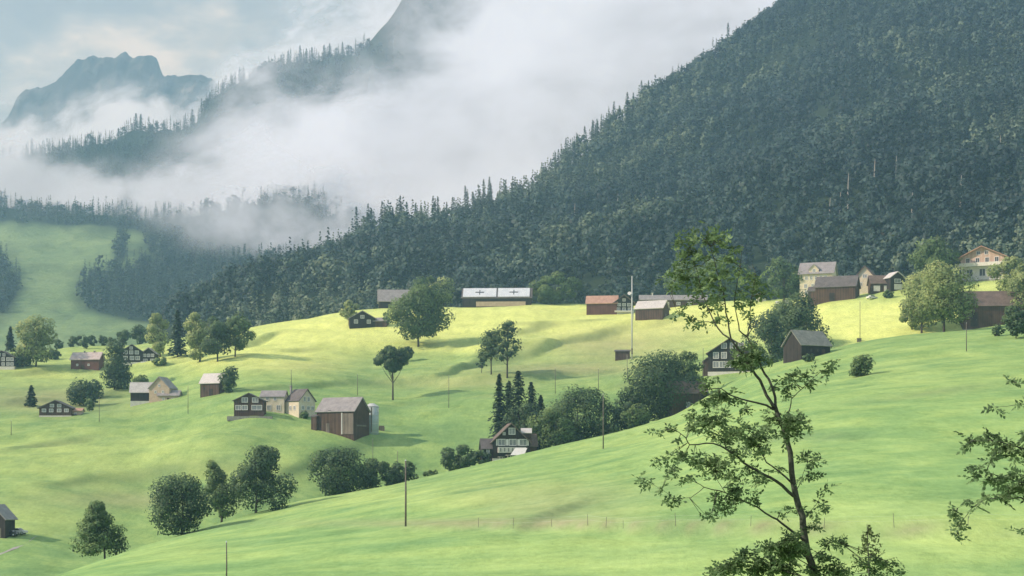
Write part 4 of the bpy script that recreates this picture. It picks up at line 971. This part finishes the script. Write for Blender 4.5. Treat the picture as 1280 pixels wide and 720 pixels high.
def fgtree(name, label, base, branches, clusters, Y0, seed, dens, mat='leaffg', bark='barkfg', depth=1.0, spread=.9):
    rng = np.random.default_rng(seed); root = empty(name, base); tag(root, label, 'tree'); I = Matrix.Translation(-Vector(base))
    tr = MB(); allp = []
    for bi, (pts, r0, r1, ydir) in enumerate(branches):
        q = []; m = len(pts)
        if bi: r0, r1 = r0*.72, r1*.7
        for i, (a, b) in enumerate(pts):
            off = ydir*(i/(m-1))**1.1; q.append(fgpt(a, b, Y0+off))
        # subdivide with slight wobble
        Q = [q[0]]
        for i in range(m-1):
            for f in (.5, 1.0):
                v = q[i].lerp(q[i+1], f); 
                if f < 1: v += Vector(rng.normal(size=3)*(q[i+1]-q[i]).length*.03)
                Q.append(v)
        rr = [r0+(r1-r0)*(i/(len(Q)-1))**.8 for i in range(len(Q))]
        if bi == 0: trunkmb = MB().tube(Q, rr, 10); 
        else: MB().tube(Q, rr, 7).build('branch', M[bark], root, True, M=I)
        for i in range(len(Q)-1):
            for f in (0, .33, .66): allp.append(tuple(Q[i].lerp(Q[i+1], f)))
    trunkmb.build('trunk', M[bark], root, True, M=I)
    A = np.array(allp); tw = MB(); C = []
    s_ = Y0/F
    for (a, b, r) in clusters:
        rp = np.hypot((A[:,0]/A[:,1]*F+CX)-a, (HZ-A[:,2]/A[:,1]*F)-b); j = int(np.argmin(rp+rng.uniform(0, 4, len(A))))
        Yc = A[j,1]+rng.normal()*.25*depth; c = np.array(fgpt(a, b, Yc)); R_ = r*s_
        ntw = max(2, int(r/3.2))
        for t in range(ntw):
            e = c+rng.normal(size=3)*R_*.55*np.array([1, 1, .8]); src = Vector(A[j]) if t < 2 else Vector(c).lerp(Vector(A[j]), .35)
            mid = src.lerp(Vector(e), .5)+Vector((0, 0, R_*.12)); tw.tube([src, mid, Vector(e)], [.011, .007, .003], 4, False)
            nl = max(2, int(dens*(1.75 if b > 668 else .48 if b < 395 else .88)*r*r*.55/ntw)); f = rng.uniform(.25, 1.05, (nl, 1))
            pts = np.array(mid)*(1-f)+e*f+rng.normal(size=(nl, 3))*R_*.33*spread
            C.append(pts)
    tw.build('twigs', M[bark], root, M=I)
    C = np.concatenate(C); V, tn = leaf_sprays(C, 0, 1.0, rng)
    V = V-np.array(base); npmesh('foliage', V, np.arange(len(V)).reshape(-1, 4), M[mat], root, {'tone': tn}); return root
gz = ground.z((1062-CX)*NB/F, NB)
trunk = [(1064, HZ-F*(gz-.3)/NB),(1050,850),(1034,780),(1019,720),(1009,690),(1004,660),(998,632),(992,606),(989,580),(984,552),(979,534),(971,515),(968,507)]
BR = [
 (trunk, .14, .058, .3),
 ([(968,510),(958,494),(950,475),(940,462),(930,446),(922,436),(914,425),(911,410),(907,390),(905,370),(900,350),(893,325),(888,305)], .075, .012, -.6),
 ([(971,515),(969,497),(961,474),(952,460),(946,446),(940,432),(934,421),(938,403),(938,381),(941,362),(945,345),(940,330)], .065, .010, .7),
 ([(914,425),(904,418),(893,403),(887,390),(880,372),(874,350),(868,330),(862,312)], .04, .010, .9),
 ([(893,404),(878,402),(864,399),(849,391),(843,382)], .018, .006, .5),
 ([(934,421),(924,413),(922,400),(918,380),(921,355),(926,330)], .035, .008, -1.0),
 ([(934,421),(941,410),(944,398),(941,388)], .025, .007, .3),
 ([(967,512),(948,504),(927,499),(913,494),(902,486),(884,487),(872,492)], .05, .010, -1.4),
 ([(981,536),(985,520),(988,508),(989,499),(998,490),(1015,474),(1033,461),(1041,452)], .035, .006, 1.2),
 ([(992,620),(978,607),(963,597),(946,588),(930,579),(910,563),(900,557),(882,554),(862,556),(857,547),(848,540),(837,535)], .075, .010, -1.6),
 ([(908,562),(904,550),(898,541),(888,536)], .03, .008, .6),
 ([(989,603),(972,588),(958,578),(953,568),(947,556),(942,545)], .045, .010, 1.3),
 ([(1004,675),(990,664),(977,654),(966,647),(947,634),(923,623),(907,616),(890,612),(880,609),(870,603)], .06, .012, -1.2),
 ([(880,609),(872,616),(864,622),(850,624),(840,622),(827,612),(812,602),(802,597)], .016, .005, .5),
 ([(907,616),(899,604),(893,594),(889,585)], .016, .005, .4),
 ([(1002,655),(1012,640),(1022,628),(1028,612)], .02, .005, .8),
 ([(996,612),(1002,600),(1006,586),(1012,575)], .018, .005, -.8),
 ([(1012,700),(1024,690),(1038,678),(1050,676)], .02, .005, .5),
 ([(1016,712),(1000,700),(985,690),(972,678)], .03, .006, -1.0),
 ([(1022,730),(985,715),(945,705),(915,700)], .04, .006, 1.0),
]
CLU = [(848,298,13),(862,308,15),(878,297,14),(893,305,15),(908,300,12),(925,308,9),(850,325,15),(840,345,13),(838,362,10),(855,350,16),(870,332,16),(886,325,14),(873,360,15),(890,352,16),(893,372,12),(906,340,13),(910,362,13),
 (930,335,10),(944,345,14),(950,358,13),(935,362,12),(920,378,11),(940,378,10),(865,378,11),(902,382,10),(882,385,10),(955,372,9),(915,322,12),(845,391,5),(864,403,4),(878,405,4),(900,400,4),(930,398,5),(912,398,5),
 (926,448,13),(940,440,12),(910,452,9),(952,450,10),(935,458,10),(985,468,9),(977,482,9),(1003,466,8),(990,478,6),(1013,476,8),(1032,463,8),(1040,453,6),(1022,470,6),(980,492,5),
 (884,480,9),(896,492,12),(908,505,12),(880,505,11),(872,520,13),(890,525,13),(905,522,11),(866,535,9),(885,540,11),(930,515,7),
 (960,530,11),(975,526,12),(990,522,13),(1004,528,10),(985,540,10),(998,540,8),(945,538,12),(930,530,9),(935,550,13),(950,556,10),(918,545,12),(905,548,9),(918,562,12),(958,568,9),
 (895,575,13),(880,584,13),(905,590,13),(868,574,9),(850,578,9),(835,574,9),(842,585,8),(862,592,8),(918,602,10),(935,590,8),(928,612,9),(945,605,9),(962,592,6),(975,585,6),
 (800,596,7),(806,601,5),(828,610,4),(840,627,8),(850,630,4),(838,540,4),(820,542,6),(848,550,4),(913,620,9),(900,626,8),(905,636,8),(890,645,7),(882,652,5),(925,632,7),(940,625,6),(950,618,5),
 (1010,580,9),(1022,572,7),(1010,563,6),(1018,594,6),(1008,600,5),(1026,625,7),(1030,638,7),(1018,645,7),(1033,608,4),(1014,658,6),(1022,664,5),(1003,640,5),(985,640,5),(975,636,4),
 (982,672,12),(995,685,13),(975,690,13),(960,682,9),(950,700,11),(970,708,13),(990,708,13),(935,688,8),(925,700,9),(908,706,9),(895,712,8),(915,716,9),(945,716,9),(880,716,6),(1035,682,7),(1048,678,7),(1030,700,8),(1045,712,9),(1125,714,8),(1135,712,6),(1008,715,9),(1060,716,8),(1100,718,7)]
fgtree('rowan_tree', 'slender near tree with bare dark trunk and open feathery foliage in front of the meadow', (( 1064-CX)*NB/F, NB, gz), BR, CLU, NB, 4, .33)
# second near tree, its trunk outside the right edge
NB2 = 44.0; bx_ = (1392-CX)*NB2/F; gz2 = ground.z(bx_, NB2)
BR2 = [([(1392, HZ-F*(gz2-.3)/NB2),(1385,850),(1378,740),(1366,640),(1360,560),(1352,470),(1345,400)], .17, .05, 0),
 ([(1362,610),(1330,604),(1300,606),(1276,603),(1255,596),(1240,592),(1225,589)], .05, .006, -.8),
 ([(1361,560),(1320,556),(1290,562),(1262,556),(1240,551),(1212,551)], .05, .006, .7),
 ([(1368,665),(1330,650),(1300,634),(1276,622),(1250,622),(1232,624),(1216,634),(1202,652),(1196,668)], .05, .005, .3),
 ([(1232,624),(1212,630),(1190,638)], .008, .004, -.2),
 ([(1352,480),(1320,488),(1295,482),(1266,478)], .03, .005, -.4), ([(1352,500),(1310,506),(1276,505),(1243,509)], .03, .005, .6), ([(1360,640),(1320,660),(1290,664),(1276,660)], .03, .006, -.6)]
CL2 = [(1210,550,8),(1204,557,5),(1218,553,5),(1236,548,7),(1250,552,10),(1262,562,10),(1245,566,8),(1238,573,7),(1275,568,11),(1222,585,7),(1218,596,6),(1240,596,8),(1236,606,6),(1250,602,7),(1264,612,10),(1276,610,11),(1258,622,8),(1246,626,6),
 (1228,620,5),(1214,630,6),(1222,636,4),(1189,638,5),(1193,644,4),(1203,655,5),(1197,660,4),(1197,673,4),(1264,478,4),(1242,509,3),(1276,504,5),(1277,537,6),(1278,660,5),(1288,545,9),(1292,590,12),(1300,620,12),(1300,570,12),(1270,590,7),(1310,600,12),(1320,560,12),(1330,640,12)]
fgtree('rowan_tree', 'near leafy tree reaching in from the right edge, its trunk out of view', (bx_, NB2, gz2), BR2, CL2, NB2, 9, .34)
# small larch at the foot of the frame
YL = 60.0; xl = (1086-CX)*YL/F; zl = ground.z(xl, YL); rng = np.random.default_rng(31)
root = empty('larch_sapling', (xl, YL, zl)); tag(root, 'small feathery larch right of the near rowan trunk', 'tree')
hl = (HZ-655)*YL/F-zl
MB().tube([(0,0,-.3),(.05,0,hl*.5),(-.06,0,hl)], [.07,.045,.01], 8).build('trunk', M['barkfg'], root, True)
tw = MB(); P_ = []
for i in range(46):
    u = (i+.5)/46; z = hl*(.12+.88*u); L = 2.7*(1-u)**.9+.08; ph = i*2.4; L *= rng.uniform(.6, 1.2)
    e = Vector((math.cos(ph)*L, math.sin(ph)*L, z+.12*L)); m_ = Vector((math.cos(ph)*L*.5, math.sin(ph)*L*.5, z-.06*L)); b_ = Vector((0,0,z))
    tw.tube([b_, m_, e], [.014,.009,.004], 4, False)
    for f in np.linspace(.15, 1, 9):
        q = b_.lerp(m_, min(1, f*2)) if f < .5 else m_.lerp(e, f*2-1)
        for j in range(5): P_.append((q.x+rng.normal()*.03, q.y+rng.normal()*.03, q.z-rng.uniform(0, .26)*(.4+f)))
tw.build('twigs', M['barkfg'], root)
P_ = np.array(P_); n = len(P_)
V, Fc, tn, sh = quads(P_, rng.normal(size=(n, 3))*np.array([1, 1, .3]), rng.uniform(.03, .07, n), np.clip(rng.normal(.45, .25, n), 0, 1), 1.6, rng)
npmesh('foliage', V, Fc, M['larch'], root, {'tone': tn})

# ------------------------------------------------------------------ cloud and mist: sheets of vapour standing in the valley
def mat_cloud(name, col, thick=1.0, seed=0.0, amp=4.6):
    m, nt, out = newmat(name); p = geopos(nt)
    mp = N(nt, 'ShaderNodeMapping'); mp.inputs['Location'].default_value = (seed*731, 0, seed*517); mp.inputs['Scale'].default_value = (.8, .35, 1.15); nt.links.new(p, mp.inputs['Vector'])
    w = N(nt, 'ShaderNodeTexNoise'); w.inputs['Scale'].default_value = .0035; w.inputs['Detail'].default_value = 3; nt.links.new(mp.outputs[0], w.inputs['Vector'])
    sc = N(nt, 'ShaderNodeVectorMath', operation='SCALE'); nt.links.new(w.outputs['Color'], sc.inputs[0]); sc.inputs['Scale'].default_value = 120
    ad = N(nt, 'ShaderNodeVectorMath', operation='ADD'); nt.links.new(mp.outputs[0], ad.inputs[0]); nt.links.new(sc.outputs[0], ad.inputs[1])
    n1 = noise(nt, ad.outputs[0], .0068, 9, .57)
    d = attr(nt, 'vapour')
    dm = math_(nt, 'MINIMUM', d, 1.15)
    k = math_(nt, 'MULTIPLY', dm, math_(nt, 'SUBTRACT', 1.32, dm))
    f = math_(nt, 'ADD', dm, math_(nt, 'MULTIPLY', math_(nt, 'SUBTRACT', n1, .47), math_(nt, 'MULTIPLY', k, amp)))
    mr = N(nt, 'ShaderNodeMapRange', interpolation_type='SMOOTHSTEP'); mr.inputs['From Min'].default_value = .0; mr.inputs['From Max'].default_value = 1.0
    mr.inputs['To Max'].default_value = thick; nt.links.new(f, mr.inputs['Value'])
    n3 = noise(nt, ad.outputs[0], .0024, 5, .5)
    cc = ramp(nt, math_(nt, 'ADD', math_(nt, 'MULTIPLY', n1, .45), math_(nt, 'MULTIPLY', n3, .55)), [(.40, tuple(c*.74 for c in col)), (.5, col), (.60, tuple(min(c*1.15, .98) for c in col))])
    nv = N(nt, 'ShaderNodeCombineXYZ'); nv.inputs[0].default_value = -.55; nv.inputs[1].default_value = -.55; nv.inputs[2].default_value = .62
    df = N(nt, 'ShaderNodeBsdfDiffuse'); nt.links.new(cc, df.inputs[0]); nt.links.new(nv.outputs[0], df.inputs['Normal']); tl = N(nt, 'ShaderNodeBsdfTranslucent'); nt.links.new(cc, tl.inputs[0])
    mx = N(nt, 'ShaderNodeMixShader'); mx.inputs[0].default_value = .22; nt.links.new(df.outputs[0], mx.inputs[1]); nt.links.new(tl.outputs[0], mx.inputs[2])
    tp_ = N(nt, 'ShaderNodeBsdfTransparent'); m2 = N(nt, 'ShaderNodeMixShader'); nt.links.new(mr.outputs[0], m2.inputs[0]); nt.links.new(tp_.outputs[0], m2.inputs[1]); nt.links.new(mx.outputs[0], m2.inputs[2])
    nt.links.new(m2.outputs[0], out.inputs[0]); return m
def cloud(name, label, Y0, blobs, col, thick, seed, step=7, rows=(-120, 400), cols=(-340, 1300)):
    a, b = np.meshgrid(np.arange(cols[0], cols[1], step), np.arange(rows[0], rows[1], step)); a = a.astype(float); b = b.astype(float)
    d = np.zeros_like(a)
    for cx, cy, rx, ry, w, an in blobs:
        t = R(an); dx, dy = a-cx, b-cy; ux = dx*math.cos(t)+dy*math.sin(t); uy = -dx*math.sin(t)+dy*math.cos(t)
        q = (ux/rx)**2+(uy/ry)**2; d = np.maximum(d, 0)+w*np.exp(-q**1.2)*(1-np.clip(d, 0, .92))
    nz = fbm(a/110, b/70, seed, 4); d = d*(1+.25*nz)
    Xc, Zc = (a-CX)*Y0/F, (HZ-b)*Y0/F
    Y = Y0+(.42*(Zc-450)-.22*Xc)*(Y0/2500)+38*fbm(a/300, b/240, seed+5, 2)
    V = np.stack([(a-CX)*Y/F, Y, (HZ-b)*Y/F], -1).reshape(-1, 3); nr, nc = a.shape
    i = np.arange(nr-1)[:, None]*nc+np.arange(nc-1)[None, :]; Fc = np.stack([i, i+1, i+nc+1, i+nc], -1).reshape(-1, 4)
    dd = np.clip(d, 0, 1.6).ravel(); Fc = Fc[dd[Fc].max(1) > .03]
    used = np.unique(Fc); mp_ = np.zeros(len(V), int); mp_[used] = np.arange(len(used))
    o = npmesh(name, V[used], mp_[Fc], mat_cloud(name+'_vapour', col, thick, seed*.37, 8.0 if Y0 != 2480 else 4.8), attrs={'vapour': dd[used]}, smooth=True)
    tag(o, label, 'cloud', kind='stuff'); return o
CW = (.57,.65,.80)
cloud('cloud_bank', 'broad pale cloud bank rolling between the forested mountain and the left valley side', 2480,
  [(825,50,285,150,2.2,-26),(620,175,240,100,2.0,-24),(430,225,150,62,1.1,12),(920,-40,280,140,2.2,-20),(660,230,170,80,1.8,-38),(1000,0,220,220,2.0,0),(490,268,120,45,.9,10),(330,180,90,50,.6,-10),(655,50,60,50,.9,-30)], CW, 1.0, 3)
cloud('cloud_bank', 'long mist band lying across the left valley side above the pasture', 2420,
  [(30,222,150,24,.80,3),(200,226,100,22,.66,-6),(20,180,60,22,.35,0),(300,180,60,24,.45,-30),(110,238,80,16,.5,0),(335,222,110,42,.80,10),(150,250,260,22,.38,3),(410,285,80,30,.5,25),(-120,220,140,50,1,0)], CW, .84, 8)
cloud('cloud_bank', 'torn mist drifting over the dark spruce shoulder at upper left', 2560,
  [(345,130,60,50,.7,-30),(410,165,100,60,1.0,-20),(250,185,50,20,.30,0),(320,205,100,30,.6,-5),(60,200,110,20,.35,0),(575,170,110,50,1.0,-30)], CW, .90, 14)
cloud('cloud_bank', 'mist filling the gap between the rocky peak and the spruce shoulder', 3900,
  [(120,188,180,30,.75,-3),(30,214,160,40,1.0,0),(200,135,60,20,.35,-15),(310,130,80,44,.9,-20),(420,60,130,60,.7,-25),(240,170,200,50,1.0,0),(520,30,130,110,.9,-40),(-120,190,160,60,1,0)], CW, .94, 21)
cloud('cloud_wisp', 'thin mist veil hanging over the blue spruce wood below the cloud bank', 2050,
  [(330,280,150,50,.36,12),(420,310,80,34,.30,20),(200,262,140,24,.28,3),(440,250,100,60,.5,0)], CW, .7, 27, cols=(0, 620))
cloud('cloud_wisp', 'small mist wisps rising along the mountain skyline', 1985,
  [(968,40,30,30,.36,-50),(935,82,34,22,.34,-50),(805,128,36,22,.42,-35),(740,170,34,18,.30,-35),(1085,100,70,44,.16,-40),(1240,100,50,60,.16,0)], CW, .55, 33, cols=(640, 1300))

# haze in the air of the valley
m, nt, out = newmat('valley_haze'); vs_ = N(nt, 'ShaderNodeVolumeScatter'); vs_.inputs['Color'].default_value = (.40,.71,1,1); vs_.inputs['Density'].default_value = 1/5600; vs_.inputs['Anisotropy'].default_value = .1
nt.links.new(vs_.outputs[0], out.inputs['Volume'])
hz = MB().box(-4200,4200,90,6800,-160,1500).build('haze', m); tag(hz, 'thin blue haze filling the valley air', 'haze', kind='stuff')

# ------------------------------------------------------------------ sky, sun, camera
SUN_EL, SUN_AZ = R(33), R(-101)      # azimuth from +Y (view direction), negative = left
sd = Vector((math.sin(SUN_AZ)*math.cos(SUN_EL), math.cos(SUN_AZ)*math.cos(SUN_EL), math.sin(SUN_EL)))
w = bpy.data.worlds.new('World'); S.world = w; w.use_nodes = True; nt = w.node_tree; nt.nodes.clear()
wo = N(nt, 'ShaderNodeOutputWorld'); bg = N(nt, 'ShaderNodeBackground'); nt.links.new(bg.outputs[0], wo.inputs[0])
sk = N(nt, 'ShaderNodeTexSky', sky_type='NISHITA'); sk.sun_disc = False; sk.sun_elevation = SUN_EL; sk.sun_rotation = SUN_AZ; sk.air_density = 1.0; sk.dust_density = 1.5
tc = N(nt, 'ShaderNodeTexCoord').outputs['Generated']
n1 = noise(nt, mapping(nt, tc, (1,1,2.0)), 9.0, 8, .6); n2 = noise(nt, mapping(nt, tc, (1,1,1.6)), 3.2, 4, .5)
ccol = ramp(nt, n1, [(.34,(2.7,3.4,4.5)),(.48,(3.7,4.5,5.6)),(.56,(5.6,6.2,7.0)),(.65,(9.4,9.4,9.5))])
cov = math_(nt, 'ADD', math_(nt, 'MULTIPLY', n2, 1.0), .35, True)
c = mixc(nt, cov, sk.outputs[0], ccol)
nt.links.new(c, bg.inputs[0]); bg.inputs[1].default_value = .10
L = bpy.data.lights.new('sun', 'SUN'); L.energy = 4.6; L.angle = R(.6); L.color = (1, .95, .86)
lo = link(bpy.data.objects.new('sun', L)); lo.rotation_euler = sd.to_track_quat('Z', 'Y').to_euler(); lo.location = sd*400
cam = bpy.data.cameras.new('camera'); cam.sensor_width = 36; cam.lens = F/1280*36; cam.shift_y = (HZ-360)/1280; cam.clip_end = 30000; cam.clip_start = .5
co = link(bpy.data.objects.new('camera', cam)); co.rotation_euler = (R(90), 0, 0); S.camera = co
S.view_settings.view_transform = 'Standard'; S.view_settings.look = 'None'; S.view_settings.exposure = 0
cy = S.cycles; cy.use_denoising = True; cy.max_bounces = 6; cy.diffuse_bounces = 2; cy.glossy_bounces = 2; cy.transmission_bounces = 3; cy.transparent_max_bounces = 24; cy.volume_bounces = 1
cy.use_adaptive_sampling = True; cy.adaptive_threshold = .02
